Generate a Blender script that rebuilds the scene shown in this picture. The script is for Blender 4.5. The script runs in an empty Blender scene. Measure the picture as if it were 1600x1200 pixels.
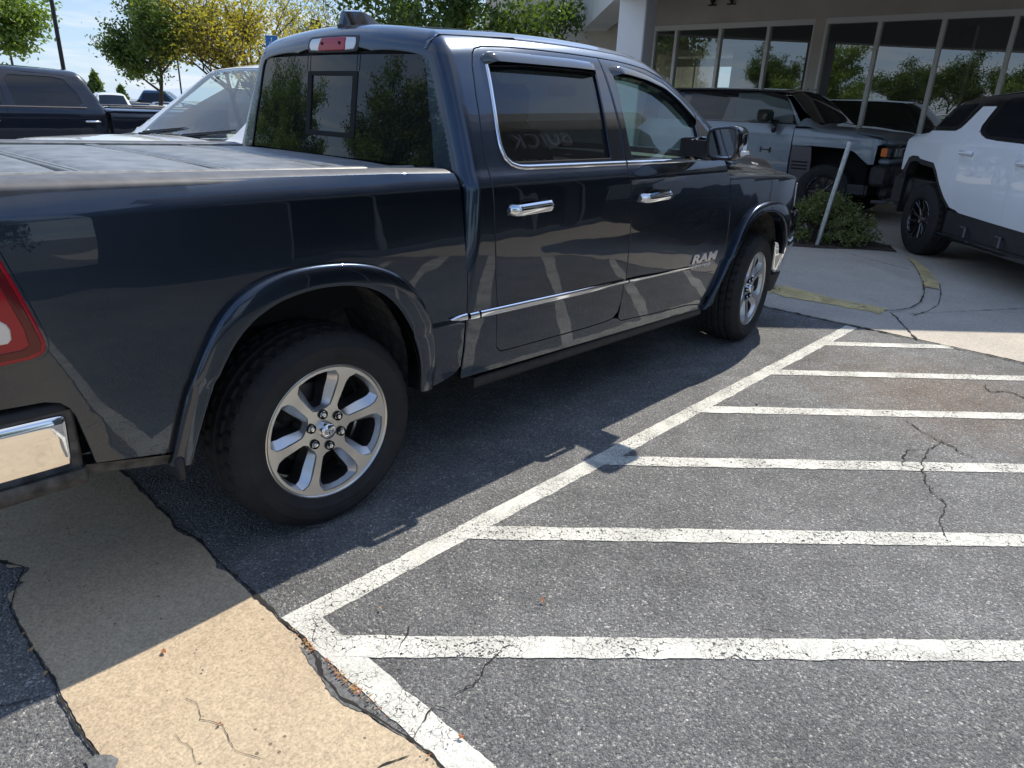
import bpy, math, random
import numpy as np
from mathutils import Matrix, Vector
from mathutils.geometry import delaunay_2d_cdt
R_ = math.radians
random.seed(7)
rng = np.random.default_rng(5)
SC = bpy.context.scene
COL = SC.collection

# ---------------------------------------------------------------- camera
cam = bpy.data.cameras.new('camera'); camo = bpy.data.objects.new('camera', cam); COL.objects.link(camo)
cr = Vector((0.68355809, -0.72892194, 0.03769817)); cu = Vector((0.24279802, 0.27578766, 0.93004854)); cf = Vector((0.68832947, 0.62658916, -0.36549769))
mw = Matrix.Identity(4)
for i in range(3):
    mw[i][0] = cr[i]; mw[i][1] = cu[i]; mw[i][2] = -cf[i]
mw.translation = Vector((-1.35418, -3.14125, 1.59296))
camo.matrix_world = mw
cam.sensor_width = 36; cam.sensor_fit = 'HORIZONTAL'; cam.lens = 36*1106.405/1600
cam.clip_start = .05; cam.clip_end = 6000
SC.camera = camo

# ---------------------------------------------------------------- light
SUN_EL, SUN_AZ = R_(50.0), R_(10.6)
world = bpy.data.worlds.new('World'); SC.world = world; world.use_nodes = True
wn = world.node_tree; wn.nodes.clear()
def nd(t, ty, **kw):
    n = t.nodes.new(ty)
    for k, v in kw.items():
        if hasattr(n, k): setattr(n, k, v)
        else: n.inputs[k].default_value = v
    return n
sky = nd(wn, 'ShaderNodeTexSky', sky_type='NISHITA', sun_disc=False, sun_elevation=SUN_EL, sun_rotation=math.pi/2-SUN_AZ, air_density=1.0, dust_density=.25, ozone_density=3.0, altitude=1300)
geo = nd(wn, 'ShaderNodeTexCoord')
sep = nd(wn, 'ShaderNodeSeparateXYZ'); wn.links.new(geo.outputs['Generated'], sep.inputs[0])
addz = nd(wn, 'ShaderNodeMath', operation='ADD'); wn.links.new(sep.outputs['Z'], addz.inputs[0]); addz.inputs[1].default_value = .12
mx = nd(wn, 'ShaderNodeMath', operation='MAXIMUM'); wn.links.new(addz.outputs[0], mx.inputs[0]); mx.inputs[1].default_value = .05
comb = nd(wn, 'ShaderNodeCombineXYZ')
for ax in 'XY':
    dv = nd(wn, 'ShaderNodeMath', operation='DIVIDE'); wn.links.new(sep.outputs[ax], dv.inputs[0]); wn.links.new(mx.outputs[0], dv.inputs[1]); wn.links.new(dv.outputs[0], comb.inputs[ax])
cn = nd(wn, 'ShaderNodeTexNoise'); cn.inputs['Scale'].default_value = 1.1; cn.inputs['Detail'].default_value = 8; cn.inputs['Roughness'].default_value = .58; cn.inputs['Distortion'].default_value = .3
wn.links.new(comb.outputs[0], cn.inputs['Vector'])
rp = nd(wn, 'ShaderNodeValToRGB'); rp.color_ramp.elements[0].position = .46; rp.color_ramp.elements[1].position = .66
rp.color_ramp.elements[0].color = (0, 0, 0, 1); rp.color_ramp.elements[1].color = (.9, .9, .9, 1)
wn.links.new(cn.outputs['Fac'], rp.inputs[0])
mixc = nd(wn, 'ShaderNodeMixRGB'); mixc.inputs['Color2'].default_value = (3.2, 3.4, 3.65, 1)
hz = nd(wn, 'ShaderNodeMapRange'); hz.inputs['From Min'].default_value = .18; hz.inputs['From Max'].default_value = .50; hz.inputs['To Min'].default_value = .85; hz.inputs['To Max'].default_value = 0; wn.links.new(sep.outputs['Z'], hz.inputs['Value'])
mixh = nd(wn, 'ShaderNodeMixRGB'); mixh.inputs['Color2'].default_value = (1.55, 2.1, 2.85, 1); wn.links.new(hz.outputs[0], mixh.inputs['Fac']); wn.links.new(sky.outputs[0], mixh.inputs['Color1'])
wn.links.new(rp.outputs[0], mixc.inputs['Fac']); wn.links.new(mixh.outputs[0], mixc.inputs['Color1'])
bg = nd(wn, 'ShaderNodeBackground'); bg.inputs['Strength'].default_value = .15
wn.links.new(mixc.outputs[0], bg.inputs['Color'])
wo = nd(wn, 'ShaderNodeOutputWorld'); wn.links.new(bg.outputs[0], wo.inputs['Surface'])
sl = bpy.data.lights.new('sun', 'SUN'); sl.energy = 3.05; sl.angle = R_(.5); sl.color = (1, .93, .80)
so = bpy.data.objects.new('sun', sl); COL.objects.link(so)
sd = Vector((math.cos(SUN_EL)*math.cos(SUN_AZ), math.cos(SUN_EL)*math.sin(SUN_AZ), math.sin(SUN_EL)))
so.rotation_euler = sd.to_track_quat('Z', 'Y').to_euler()
SC.view_settings.view_transform = 'Standard'; SC.view_settings.look = 'None'; SC.view_settings.exposure = .92; SC.view_settings.gamma = 1
SC.cycles.max_bounces = 8; SC.cycles.transparent_max_bounces = 24
SC.cycles.use_denoising = True

# ---------------------------------------------------------------- materials
def mat(name, col, rough=.5, metal=0., coat=0., coat_r=.03, spec=.5, bump=None, noise=None, emit=None):
    m = bpy.data.materials.new(name); m.use_nodes = True; t = m.node_tree
    b = t.nodes['Principled BSDF']
    b.inputs['Base Color'].default_value = (*col, 1); b.inputs['Roughness'].default_value = rough; b.inputs['Metallic'].default_value = metal
    b.inputs['Coat Weight'].default_value = coat; b.inputs['Coat Roughness'].default_value = coat_r; b.inputs['Specular IOR Level'].default_value = spec
    tc = t.nodes.new('ShaderNodeTexCoord')
    if noise:   # (scale, amount, detail)
        n = nd(t, 'ShaderNodeTexNoise', Scale=noise[0]); n.inputs['Detail'].default_value = 6
        t.links.new(tc.outputs['Object'], n.inputs['Vector'])
        r = nd(t, 'ShaderNodeMapRange'); r.inputs['From Min'].default_value = .3; r.inputs['From Max'].default_value = .7
        r.inputs['To Min'].default_value = 1-noise[1]; r.inputs['To Max'].default_value = 1+noise[1]
        t.links.new(n.outputs['Fac'], r.inputs['Value'])
        mu = nd(t, 'ShaderNodeVectorMath', operation='SCALE'); mu.inputs[0].default_value = col
        t.links.new(r.outputs[0], mu.inputs['Scale']); t.links.new(mu.outputs[0], b.inputs['Base Color'])
    if bump:    # (scale, strength, distance)
        n = nd(t, 'ShaderNodeTexNoise', Scale=bump[0]); n.inputs['Detail'].default_value = 5
        t.links.new(tc.outputs['Object'], n.inputs['Vector'])
        bp = nd(t, 'ShaderNodeBump', Strength=bump[1], Distance=bump[2]); t.links.new(n.outputs['Fac'], bp.inputs['Height']); t.links.new(bp.outputs[0], b.inputs['Normal'])
    return m
def glass(name, tint, rough=.0, dirt_sheen=0., refl=1.0, ior=1.55):
    m = bpy.data.materials.new(name); m.use_nodes = True; t = m.node_tree; t.nodes.clear()
    o = nd(t, 'ShaderNodeOutputMaterial'); tr = nd(t, 'ShaderNodeBsdfTransparent'); tr.inputs[0].default_value = (*tint, 1)
    g = nd(t, 'ShaderNodeBsdfGlossy'); g.inputs['Roughness'].default_value = rough; g.inputs[0].default_value = (refl, refl, refl, 1)
    fr = nd(t, 'ShaderNodeFresnel'); fr.inputs[0].default_value = ior
    # same reflectance from both faces of the pane
    gi = nd(t, 'ShaderNodeNewGeometry'); ml = nd(t, 'ShaderNodeMix'); ml.data_type = 'FLOAT'
    t.links.new(gi.outputs['Backfacing'], ml.inputs[0]); ml.inputs[2].default_value = ior; ml.inputs[3].default_value = 1/ior
    t.links.new(ml.outputs[0], fr.inputs[0])
    mi = nd(t, 'ShaderNodeMixShader'); t.links.new(fr.outputs[0], mi.inputs[0]); t.links.new(tr.outputs[0], mi.inputs[1]); t.links.new(g.outputs[0], mi.inputs[2])
    d = nd(t, 'ShaderNodeBsdfDiffuse'); d.inputs[0].default_value = (.45, .48, .48, 1); m3 = nd(t, 'ShaderNodeMixShader'); m3.inputs[0].default_value = dirt_sheen
    t.links.new(mi.outputs[0], m3.inputs[1]); t.links.new(d.outputs[0], m3.inputs[2]); t.links.new(m3.outputs[0], o.inputs[0])
    return m
def paintmat(name, col, metal=.55, rough=.38, dust=.10, flake=True, wave=.004):
    """clear-coated car paint with a thin film of road dust"""
    m = mat(name, col, rough, metal, coat=1., coat_r=.012)
    t = m.node_tree; b = t.nodes['Principled BSDF']; b.inputs['Specular IOR Level'].default_value = .2
    tc = nd(t, 'ShaderNodeTexCoord'); gn = nd(t, 'ShaderNodeNewGeometry'); sp = nd(t, 'ShaderNodeSeparateXYZ'); t.links.new(gn.outputs['Normal'], sp.inputs[0])
    n = nd(t, 'ShaderNodeTexNoise', Scale=9.); n.inputs['Detail'].default_value = 8; n.inputs['Roughness'].default_value = .7; t.links.new(tc.outputs['Object'], n.inputs['Vector'])
    s2 = nd(t, 'ShaderNodeSeparateXYZ'); t.links.new(tc.outputs['Object'], s2.inputs[0])
    lo = nd(t, 'ShaderNodeMapRange'); lo.inputs['From Min'].default_value = .75; lo.inputs['From Max'].default_value = .40; lo.inputs['To Min'].default_value = 0; lo.inputs['To Max'].default_value = 1; t.links.new(s2.outputs['Z'], lo.inputs['Value'])
    up = nd(t, 'ShaderNodeMapRange'); up.inputs['From Min'].default_value = .15; up.inputs['From Max'].default_value = .8; up.inputs['To Max'].default_value = .8; t.links.new(sp.outputs['Z'], up.inputs['Value'])
    ad = nd(t, 'ShaderNodeMath', operation='MAXIMUM'); t.links.new(lo.outputs[0], ad.inputs[0]); t.links.new(up.outputs[0], ad.inputs[1])
    nm = nd(t, 'ShaderNodeMapRange'); nm.inputs['From Min'].default_value = .35; nm.inputs['From Max'].default_value = .8; t.links.new(n.outputs['Fac'], nm.inputs['Value'])
    ml = nd(t, 'ShaderNodeMath', operation='MULTIPLY'); t.links.new(ad.outputs[0], ml.inputs[0]); t.links.new(nm.outputs[0], ml.inputs[1])
    m2 = nd(t, 'ShaderNodeMath', operation='MULTIPLY_ADD'); m2.inputs[1].default_value = dust*3; m2.inputs[2].default_value = dust*.06; t.links.new(ml.outputs[0], m2.inputs[0])
    df = nd(t, 'ShaderNodeBsdfDiffuse'); df.inputs[0].default_value = (.30, .29, .28, 1)
    mi = nd(t, 'ShaderNodeMixShader'); t.links.new(m2.outputs[0], mi.inputs[0]); t.links.new(b.outputs[0], mi.inputs[1]); t.links.new(df.outputs[0], mi.inputs[2])
    t.links.new(mi.outputs[0], t.nodes['Material Output'].inputs[0])
    wv = nd(t, 'ShaderNodeTexNoise', Scale=2.6); wv.inputs['Detail'].default_value = 1.5; t.links.new(tc.outputs['Object'], wv.inputs['Vector'])
    wb = nd(t, 'ShaderNodeBump', Strength=1., Distance=wave); t.links.new(wv.outputs['Fac'], wb.inputs['Height']); t.links.new(wb.outputs[0], b.inputs['Coat Normal']); t.links.new(wb.outputs[0], b.inputs['Normal'])
    if flake:
        fn = nd(t, 'ShaderNodeTexVoronoi', Scale=900.); t.links.new(tc.outputs['Object'], fn.inputs['Vector'])
        bp = nd(t, 'ShaderNodeBump', Strength=.10, Distance=.001); t.links.new(fn.outputs['Distance'], bp.inputs['Height']); t.links.new(wb.outputs[0], bp.inputs['Normal']); t.links.new(bp.outputs[0], b.inputs['Normal'])
    return m
M = {}
M['paint'] = paintmat('dark_blue_grey_paint', (.029, .043, .067), 1., .27, .038)
M['chrome'] = mat('chrome', (.82, .83, .85), .06, 1.)
M['satin'] = mat('machined_alloy', (.60, .585, .56), .28, 1., bump=(160, .05, .001))
M['pocket'] = mat('painted_alloy', (.58, .60, .63), .30, .75, coat=.6)
M['rubber'] = mat('tyre_rubber', (.014, .014, .015), .78, bump=(220, .25, .001), noise=(14, .35))
M['plastic'] = mat('black_plastic', (.022, .022, .024), .55, bump=(350, .2, .0005), noise=(20, .3))
M['plasticd'] = mat('dusty_black_plastic', (.080, .075, .070), .7, noise=(24, .6), bump=(300, .2, .0005))
M['gloss_black'] = mat('gloss_black', (.010, .010, .012), .08, 0, coat=1)
M['dark'] = mat('cavity_black', (.008, .008, .009), .9)
M['rail'] = mat('bed_rail_cap', (.10, .10, .105), .55, bump=(240, .3, .0006), noise=(18, .25))
M['vinyl'] = mat('cover_vinyl', (.17, .18, .19), .42, bump=(420, .5, .0008), noise=(12, .3))
M['seam'] = mat('cover_hinge', (.20, .20, .19), .4, noise=(30, .3))
M['tint'] = glass('privacy_glass', (.09, .10, .11), dirt_sheen=.015)
M['clear'] = glass('door_glass', (.56, .74, .66), dirt_sheen=.03)
M['wind'] = glass('windscreen_glass', (.66, .80, .74), dirt_sheen=.17)  # pale diffuse layer also imitates sky reflected in the windscreen, beyond grime
M['red'] = mat('red_lens', (.36, .002, .014), .14, 0, coat=.4, spec=.3)
M['reddark'] = mat('dark_red_lens', (.12, .002, .006), .14, 0, coat=.4, spec=.3)
M['lens'] = mat('clear_lens', (.62, .62, .62), .1, .2, coat=1)
M['amber'] = mat('amber_lens', (.75, .16, .01), .2, 0, coat=1)
M['interior'] = mat('interior_trim', (.035, .033, .032), .6)
M['seat'] = mat('seat_leather', (.05, .048, .046), .5)
M['liner'] = mat('headliner', (.16, .16, .15), .9)
M['mirror'] = mat('mirror_glass', (.34, .36, .39), .02, 1.)
M['letter'] = mat('brushed_letter', (.78, .78, .80), .35, 1.)
M['disc'] = mat('brake_disc', (.16, .15, .15), .4, .9)
M['white_letter'] = mat('white_letter', (.75, .75, .75), .4)

# ---------------------------------------------------------------- object helpers
def link(o, parent=None):
    COL.objects.link(o)
    if parent is not None: o.parent = parent
    return o
def thing(name, label, cat, loc=(0, 0, 0), rz=0, group=None):
    o = bpy.data.objects.new(name, None); link(o); o.location = loc; o.rotation_euler = (0, 0, rz); o.empty_display_size = .2
    o['label'] = label; o['category'] = cat
    if group: o['group'] = group
    return o
def tag(o, label, cat, group=None):
    o['label'] = label; o['category'] = cat
    if group: o['group'] = group
    return o
def dup(root, loc, rz, label, group=None):
    def cp(o, par):
        c = o.copy(); COL.objects.link(c); c.parent = par
        for ch in list(o.children): cp(ch, c)
        return c
    r = cp(root, None); r.location = loc; r.rotation_euler = (0, 0, rz); r['label'] = label
    if group: r['group'] = group
    return r
class MB:
    def __init__(s): s.v = []; s.f = []; s.n = None; s.mi = []
    def add(s, verts, faces, mi=0):
        k = len(s.v); s.v.extend([tuple(map(float, q)) for q in verts]); s.f.extend([tuple(int(i)+k for i in f) for f in faces]); s.mi.extend([mi]*len(faces)); return s
    def box(s, lo, hi, rot=None, mi=0, bev=0):
        x0, y0, z0 = lo; x1, y1, z1 = hi
        if bev:
            b = min(bev, (x1-x0)/2.2, (y1-y0)/2.2, (z1-z0)/2.2)
            v = []
            for X, sx in ((x0, 1), (x1, -1)):
                for Y, sy in ((y0, 1), (y1, -1)):
                    for Z, sz in ((z0, 1), (z1, -1)):
                        v += [(X, Y+sy*b, Z+sz*b), (X+sx*b, Y, Z+sz*b), (X+sx*b, Y+sy*b, Z)]
            def I(a, b_, c, k): return (a*4+b_*2+c)*3+k
            f = []
            for a in (0, 1): f.append([I(a, 0, 0, 0), I(a, 1, 0, 0), I(a, 1, 1, 0), I(a, 0, 1, 0)][::(-1 if a == 0 else 1)])
            for a in (0, 1): f.append([I(0, a, 0, 1), I(1, a, 0, 1), I(1, a, 1, 1), I(0, a, 1, 1)][::(1 if a == 0 else -1)])
            for a in (0, 1): f.append([I(0, 0, a, 2), I(1, 0, a, 2), I(1, 1, a, 2), I(0, 1, a, 2)][::(-1 if a == 0 else 1)])
            for a in (0, 1):
                for c in (0, 1):
                    f.append([I(a, c, 0, 0), I(a, c, 1, 0), I(a, c, 1, 1), I(a, c, 0, 1)]); f.append([I(a, 0, c, 0), I(a, 1, c, 0), I(a, 1, c, 2), I(a, 0, c, 2)]); f.append([I(0, a, c, 1), I(1, a, c, 1), I(1, a, c, 2), I(0, a, c, 2)])
            for a in (0, 1):
                for c in (0, 1):
                    for d in (0, 1): f.append([I(a, c, d, 0), I(a, c, d, 1), I(a, c, d, 2)])
        else:
            v = [(x, y, z) for x in (x0, x1) for y in (y0, y1) for z in (z0, z1)]
            f = [(0, 1, 3, 2), (4, 6, 7, 5), (0, 4, 5, 1), (2, 3, 7, 6), (0, 2, 6, 4), (1, 5, 7, 3)]
        if rot is not None: v = [tuple(rot @ Vector(q)) for q in v]
        return s.add(v, f, mi)
    def tube(s, pts, r, n=10, cap=True, mi=0):
        pts = [Vector(q) for q in pts]; rs = r if hasattr(r, '__len__') else [r]*len(pts)
        rings = []; up = None
        for i, q in enumerate(pts):
            d = (pts[min(i+1, len(pts)-1)]-pts[max(i-1, 0)]).normalized()
            if up is None: up = d.orthogonal().normalized()
            up = (up-d*up.dot(d)).normalized(); w = d.cross(up)
            rings.append([q+(up*math.cos(a)+w*math.sin(a))*rs[i] for a in [2*math.pi*k/n for k in range(n)]])
        v = [x for rg in rings for x in rg]; f = []
        for i in range(len(pts)-1):
            for k in range(n): f.append((i*n+k, i*n+(k+1) % n, (i+1)*n+(k+1) % n, (i+1)*n+k))
        if cap: f.append(tuple(range(n))[::-1]); f.append(tuple((len(pts)-1)*n+k for k in range(n)))
        return s.add(v, f, mi)
    def lathe_y(s, prof, n=64, c=(0, 0, 0), mi=0, closed=False):
        """profile of (radius, y), spun about the y axis through c"""
        v = []; m = len(prof)
        for k in range(n):
            a = 2*math.pi*k/n
            for r, y in prof: v.append((c[0]+r*math.cos(a), c[1]+y, c[2]+r*math.sin(a)))
        f = []
        for k in range(n):
            for j in range(m-1 if not closed else m): f.append((k*m+j, k*m+(j+1) % m, ((k+1) % n)*m+(j+1) % m, ((k+1) % n)*m+j))
        return s.add(v, f, mi)
    def strip(s, rows, mi=0, close=False):
        """rows: list of equal-length point lists"""
        m = len(rows[0]); v = [q for r in rows for q in r]; f = []
        for i in range(len(rows)-1):
            for j in range(m if close else m-1): f.append((i*m+j, i*m+(j+1) % m, (i+1)*m+(j+1) % m, (i+1)*m+j))
        return s.add(v, f, mi)
    def mirror_y(s):
        k = len(s.v); nv = [(x, -y, z) for x, y, z in s.v]; nf = [tuple(i+k for i in f[::-1]) for f in s.f]
        s.v += nv; s.f += nf; s.mi += s.mi[:]; return s
    def build(s, name, mats, parent=None, smooth=None, fix=True):
        me = bpy.data.meshes.new(name); me.from_pydata(s.v, [], s.f)
        for m_ in (mats if isinstance(mats, (list, tuple)) else [mats]): me.materials.append(m_)
        me.polygons.foreach_set('material_index', s.mi)
        if fix:
            import bmesh
            b = bmesh.new(); b.from_mesh(me); bmesh.ops.recalc_face_normals(b, faces=b.faces); b.to_mesh(me); b.free()
        if smooth is not None:
            me.polygons.foreach_set('use_smooth', [True]*len(me.polygons)); me.set_sharp_from_angle(angle=R_(smooth))
        me.update()
        return link(bpy.data.objects.new(name, me), parent)

# ---------------------------------------------------------------- surfaces of the big pickup
def spl(xs, ys):
    xs = np.array(xs, float); ys = np.array(ys, float); h = np.diff(xs); d = np.diff(ys)/h
    m = np.zeros(len(xs)); m[0] = d[0]; m[-1] = d[-1]
    for i in range(1, len(xs)-1): m[i] = (d[i-1]*h[i]+d[i]*h[i-1])/(h[i-1]+h[i])
    def f(x):
        x = np.asarray(x, float); k = np.clip(np.searchsorted(xs, x)-1, 0, len(h)-1)
        t = (x-xs[k])/h[k]; tc = np.clip(t, 0, 1); hh = h[k]
        v = (2*tc**3-3*tc**2+1)*ys[k]+(tc**3-2*tc**2+tc)*hh*m[k]+(-2*tc**3+3*tc**2)*ys[k+1]+(tc**3-tc**2)*hh*m[k+1]
        return v+np.where(t < 0, t*hh*m[0], 0)+np.where(t > 1, (t-1)*hh*m[-1], 0)
    return f
def rmax(a, b, r):
    return np.minimum(np.maximum(a, b), -r)+np.hypot(np.maximum(a+r, 0), np.maximum(b+r, 0))
def sst(t):
    t = np.clip(t, 0, 1); return t*t*(3-2*t)
WB = spl([.35, .50, .62, .72, .80, .95, 1.08, 1.18, 1.25, 1.280, 1.300, 1.335, 1.355, 1.37], [.955, .975, .990, .999, 1.003, 1.007, 1.004, .998, .992, .988, .979, .958, .940, .90])
WC = spl([.35, .50, .62, .72, .80, .95, 1.08, 1.18, 1.25, 1.272, 1.295, 1.34, 1.42, 1.50, 1.60, 1.70, 1.80, 1.90], [.955, .975, .990, .999, 1.003, 1.007, 1.004, .998, .992, .989, .980, .957, .922, .888, .843, .795, .742, .680])
ZCR = lambda x: .745-.012*(x+.6)
def low(x, z): return -.010*sst((ZCR(x)-z)/.009)
def taper(x): return -.30*np.clip(x-3.72, 0, None)**2-.18*np.clip(-.75-x, 0, None)**2
def f_bed(P):
    x, y, z = P[..., 0], np.abs(P[..., 1]), P[..., 2]
    return rmax(y-WB(z)-taper(x)-low(x, z), -1.20-x, .07)
def f_side(P):
    x, y, z = P[..., 0], np.abs(P[..., 1]), P[..., 2]
    return y-WC(z)-taper(x)-low(x, z)
ROOFX = spl([.6, .8, 1.1, 1.5, 1.9, 2.2, 2.5], [1.895, 1.915, 1.935, 1.948, 1.945, 1.93, 1.90])
def f_cab(P):
    x, y, z = P[..., 0], np.abs(P[..., 1]), P[..., 2]
    s = (y-WC(z)-low(x, z))*.93
    b = (.685+.13*(z-1.355)+.02*(y/.75)**2)-x
    f = rmax(s, b, .075)
    f = rmax(f, z-ROOFX(x)+.05*(y/.7)**2, .085)
    w = ((z-1.46)+.56*(x-3.22)+.10*(y/.8)**2)*.87
    return rmax(f, w, .05)
HC = spl([2.7, 3.0, 3.5, 3.95, 4.3, 4.6], [1.247, 1.238, 1.217, 1.190, 1.150, 1.07])
def f_front(P):
    x, y, z = P[..., 0], np.abs(P[..., 1]), P[..., 2]
    s = y-WC(z)-taper(x)-low(x, z)
    h = z-HC(x)-.045*sst((.98-y)/.28)-.078*sst((.71-y)/.12)*sst((4.58-x)/.30)
    f = rmax(s, h, .022)
    return rmax(f, x-(4.60-.30*(y/.9)**2), .10)
def m_side(u, v): return np.stack([u, 0*u, v], -1), np.stack([0*u, 0*u-1, 0*u], -1)
def m_G(u, v):
    o = np.stack([np.maximum(u, 1.1), 0*u, 1.3+np.minimum(v, 0)], -1); ph = np.maximum(v, 0)/.9
    return o, np.stack([np.minimum(u-1.1, 0), -np.cos(ph), np.sin(ph)], -1)
def m_back(u, v): return np.stack([1.3+0*u, u, v], -1), np.stack([0*u-1, 0*u, 0*u], -1)
def m_top(u, v): return np.stack([u, v, .8+0*u], -1), np.stack([0*u, 0*u, 0*u+1], -1)
def m_fwd(u, v): return np.stack([3.6+0*u, u, v], -1), np.stack([0*u+1, 0*u, 0*u], -1)
def invG(P):
    x, y, z = P; y = abs(y)
    if z <= 1.3: v = z-1.3; t = y
    else: v = .9*math.atan2(z-1.3, y); t = math.hypot(z-1.3, y)
    return (x if x >= 1.1 else 1.1+(x-1.1)/t, v)
def GP(pts, W=None):
    """(x, z) points of the cab side, or (x, y, z), to cab coordinates"""
    o = []
    for q in pts: o.append(invG((q[0], float(WC(q[1])), q[1]) if len(q) == 2 else q))
    return o
def solve(f, O, D, off=0., tmax=2.2):
    a = np.zeros(len(O)); b = np.full(len(O), tmax)
    for _ in range(34):
        m = (a+b)/2; v = f(O+m[:, None]*D)-off < 0
        a = np.where(v, m, a); b = np.where(v, b, m)
    return O+a[:, None]*D
def grad(f, P):
    e = 1.5e-3; g = np.stack([f(P+np.array(d)*e)-f(P-np.array(d)*e) for d in ((1, 0, 0), (0, 1, 0), (0, 0, 1))], -1)
    return g/np.maximum(np.linalg.norm(g, axis=1), 1e-9)[:, None]
def chaikin(pts, n=1, keep=()):
    for _ in range(n):
        o = []; L = len(pts)
        for i in range(L):
            p, q = pts[i], pts[(i+1) % L]
            o += [(p[0]*.75+q[0]*.25, p[1]*.75+q[1]*.25), (p[0]*.25+q[0]*.75, p[1]*.25+q[1]*.75)]
        pts = o
    return pts
def densify(pts, step):
    o = []; L = len(pts)
    for i in range(L):
        p = np.array(pts[i]); q = np.array(pts[(i+1) % L]); n = max(1, int(math.ceil(np.linalg.norm(q-p)/step)))
        for k in range(n): o.append(tuple(p+(q-p)*k/n))
    return o
def inpoly(P, poly):
    x, y = P[:, 0], P[:, 1]; c = np.zeros(len(P), bool); a = np.array(poly); b = np.roll(a, -1, 0)
    for (x0, y0), (x1, y1) in zip(a, b):
        if y0 == y1: continue
        c ^= ((y0 > y) != (y1 > y)) & (x < (x1-x0)*(y-y0)/(y1-y0)+x0)
    return c
def pdist(P, poly):
    a = np.array(poly); b = np.roll(a, -1, 0); d = np.full(len(P), 1e9)
    for p, q in zip(a, b):
        e = q-p; L = e@e
        if L < 1e-14: continue
        t = np.clip(((P-p)@e)/L, 0, 1); d = np.minimum(d, np.linalg.norm(P-p-t[:, None]*e, axis=1))
    return d
def area(poly):
    a = np.array(poly); b = np.roll(a, -1, 0); return .5*np.sum(a[:, 0]*b[:, 1]-b[:, 0]*a[:, 1])
def cdt(outline, holes, step):
    O = densify(outline, step*.8); H = [densify(h, step*.8) for h in holes]
    if area(O) < 0: O = O[::-1]
    H = [h[::-1] if area(h) > 0 else h for h in H]
    a = np.array(O); lo, hi = a.min(0), a.max(0)
    gx, gy = np.meshgrid(np.arange(lo[0], hi[0], step), np.arange(lo[1], hi[1], step*.87)); gx[1::2] += step/2
    G = np.stack([gx.ravel(), gy.ravel()], -1); k = inpoly(G, O) & (pdist(G, O) > step*.45)
    G = G[k]
    for h in H:
        k = ~inpoly(G, h) & (pdist(G, h) > step*.45); G = G[k]
    V = [Vector(q) for q in O]; E = [(i, (i+1) % len(O)) for i in range(len(O))]; loops = [list(range(len(O)))]
    for h in H:
        k = len(V); V += [Vector(q) for q in h]; E += [(k+i, k+(i+1) % len(h)) for i in range(len(h))]; loops.append(list(range(k, k+len(h))))
    V += [Vector(q) for q in G]
    r = delaunay_2d_cdt(V, E, [], 0, 1e-7)
    vo = np.array([tuple(q) for q in r[0]]); tris = np.array([list(t) for t in r[2]])
    omap = {}
    for i, os_ in enumerate(r[3]):
        for q in os_: omap[q] = i
    C = vo[tris].mean(1); k = inpoly(C, O)
    for h in H: k &= ~inpoly(C, h)
    return vo, tris[k], [[omap[i] for i in l] for l in loops]
def panel(name, f, outline, m, holes=(), step=.03, mt=None, parent=None, off=0., skirt=.02, bev=.003, side=-1, smooth=0, both=False, flip=False):
    if smooth: outline = chaikin(outline, smooth)
    vo, T, loops = cdt(outline, list(holes), step)
    O, D = m(vo[:, 0], vo[:, 1]); P = solve(f, O, D, off); N = grad(f, P)
    e1, e2 = P[T[:, 1]]-P[T[:, 0]], P[T[:, 2]]-P[T[:, 0]]; fn = np.cross(e1, e2)
    if (fn*N[T[:, 0]]).sum() < 0: T = T[:, ::-1]; fl = True
    else: fl = False
    V = [P]; NN = [N]; F = [tuple(t) for t in T]; k = len(P)
    if skirt > 0:
        for l in loops:
            Q = P[l]; n = N[l]; tg = np.roll(Q, -1, 0)-np.roll(Q, 1, 0); tg /= np.maximum(np.linalg.norm(tg, axis=1), 1e-9)[:, None]
            ow = np.cross(tg, n)
            if fl: ow = -ow
            mid = (n+ow); mid /= np.linalg.norm(mid, axis=1)[:, None]
            r1 = Q+ow*bev-n*bev; r2 = Q+ow*bev-n*skirt; L = len(l)
            V += [r1, r1, r2]; NN += [mid, ow, ow]
            for i in range(L):
                j = (i+1) % L
                a = (l[i], k+i, k+j, l[j]); b = (k+L+i, k+2*L+i, k+2*L+j, k+L+j)
                F += [a if not fl else a[::-1], b if not fl else b[::-1]]
            k += 3*L
    V = np.concatenate(V); NN = np.concatenate(NN)
    obs = []
    for sg in ((-1, 1) if both == 'two' else (side,)):
        vv, nn, ff = V.copy(), NN.copy(), F
        if sg > 0: vv[:, 1] *= -1; nn[:, 1] *= -1; ff = [t[::-1] for t in F]
        if both is True:
            k2 = len(V); v2 = V.copy(); n2 = NN.copy(); v2[:, 1] *= -1; n2[:, 1] *= -1
            vv = np.concatenate([V, v2]); nn = np.concatenate([NN, n2]); ff = F+[tuple(i+k2 for i in t[::-1]) for t in F]
        me = bpy.data.meshes.new(name); me.from_pydata(vv.tolist(), [], [tuple(int(i) for i in t) for t in ff]); me.materials.append(mt)
        me.polygons.foreach_set('use_smooth', [True]*len(me.polygons))
        me.normals_split_custom_set_from_vertices(nn.tolist()); me.update()
        obs.append(link(bpy.data.objects.new(name, me), parent))
    return obs if both == 'two' else obs[0]
def on(f, pts, m, off=0.):
    a = np.array(pts, float); O, D = m(a[:, 0], a[:, 1]); return solve(f, O, D, off)
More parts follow.
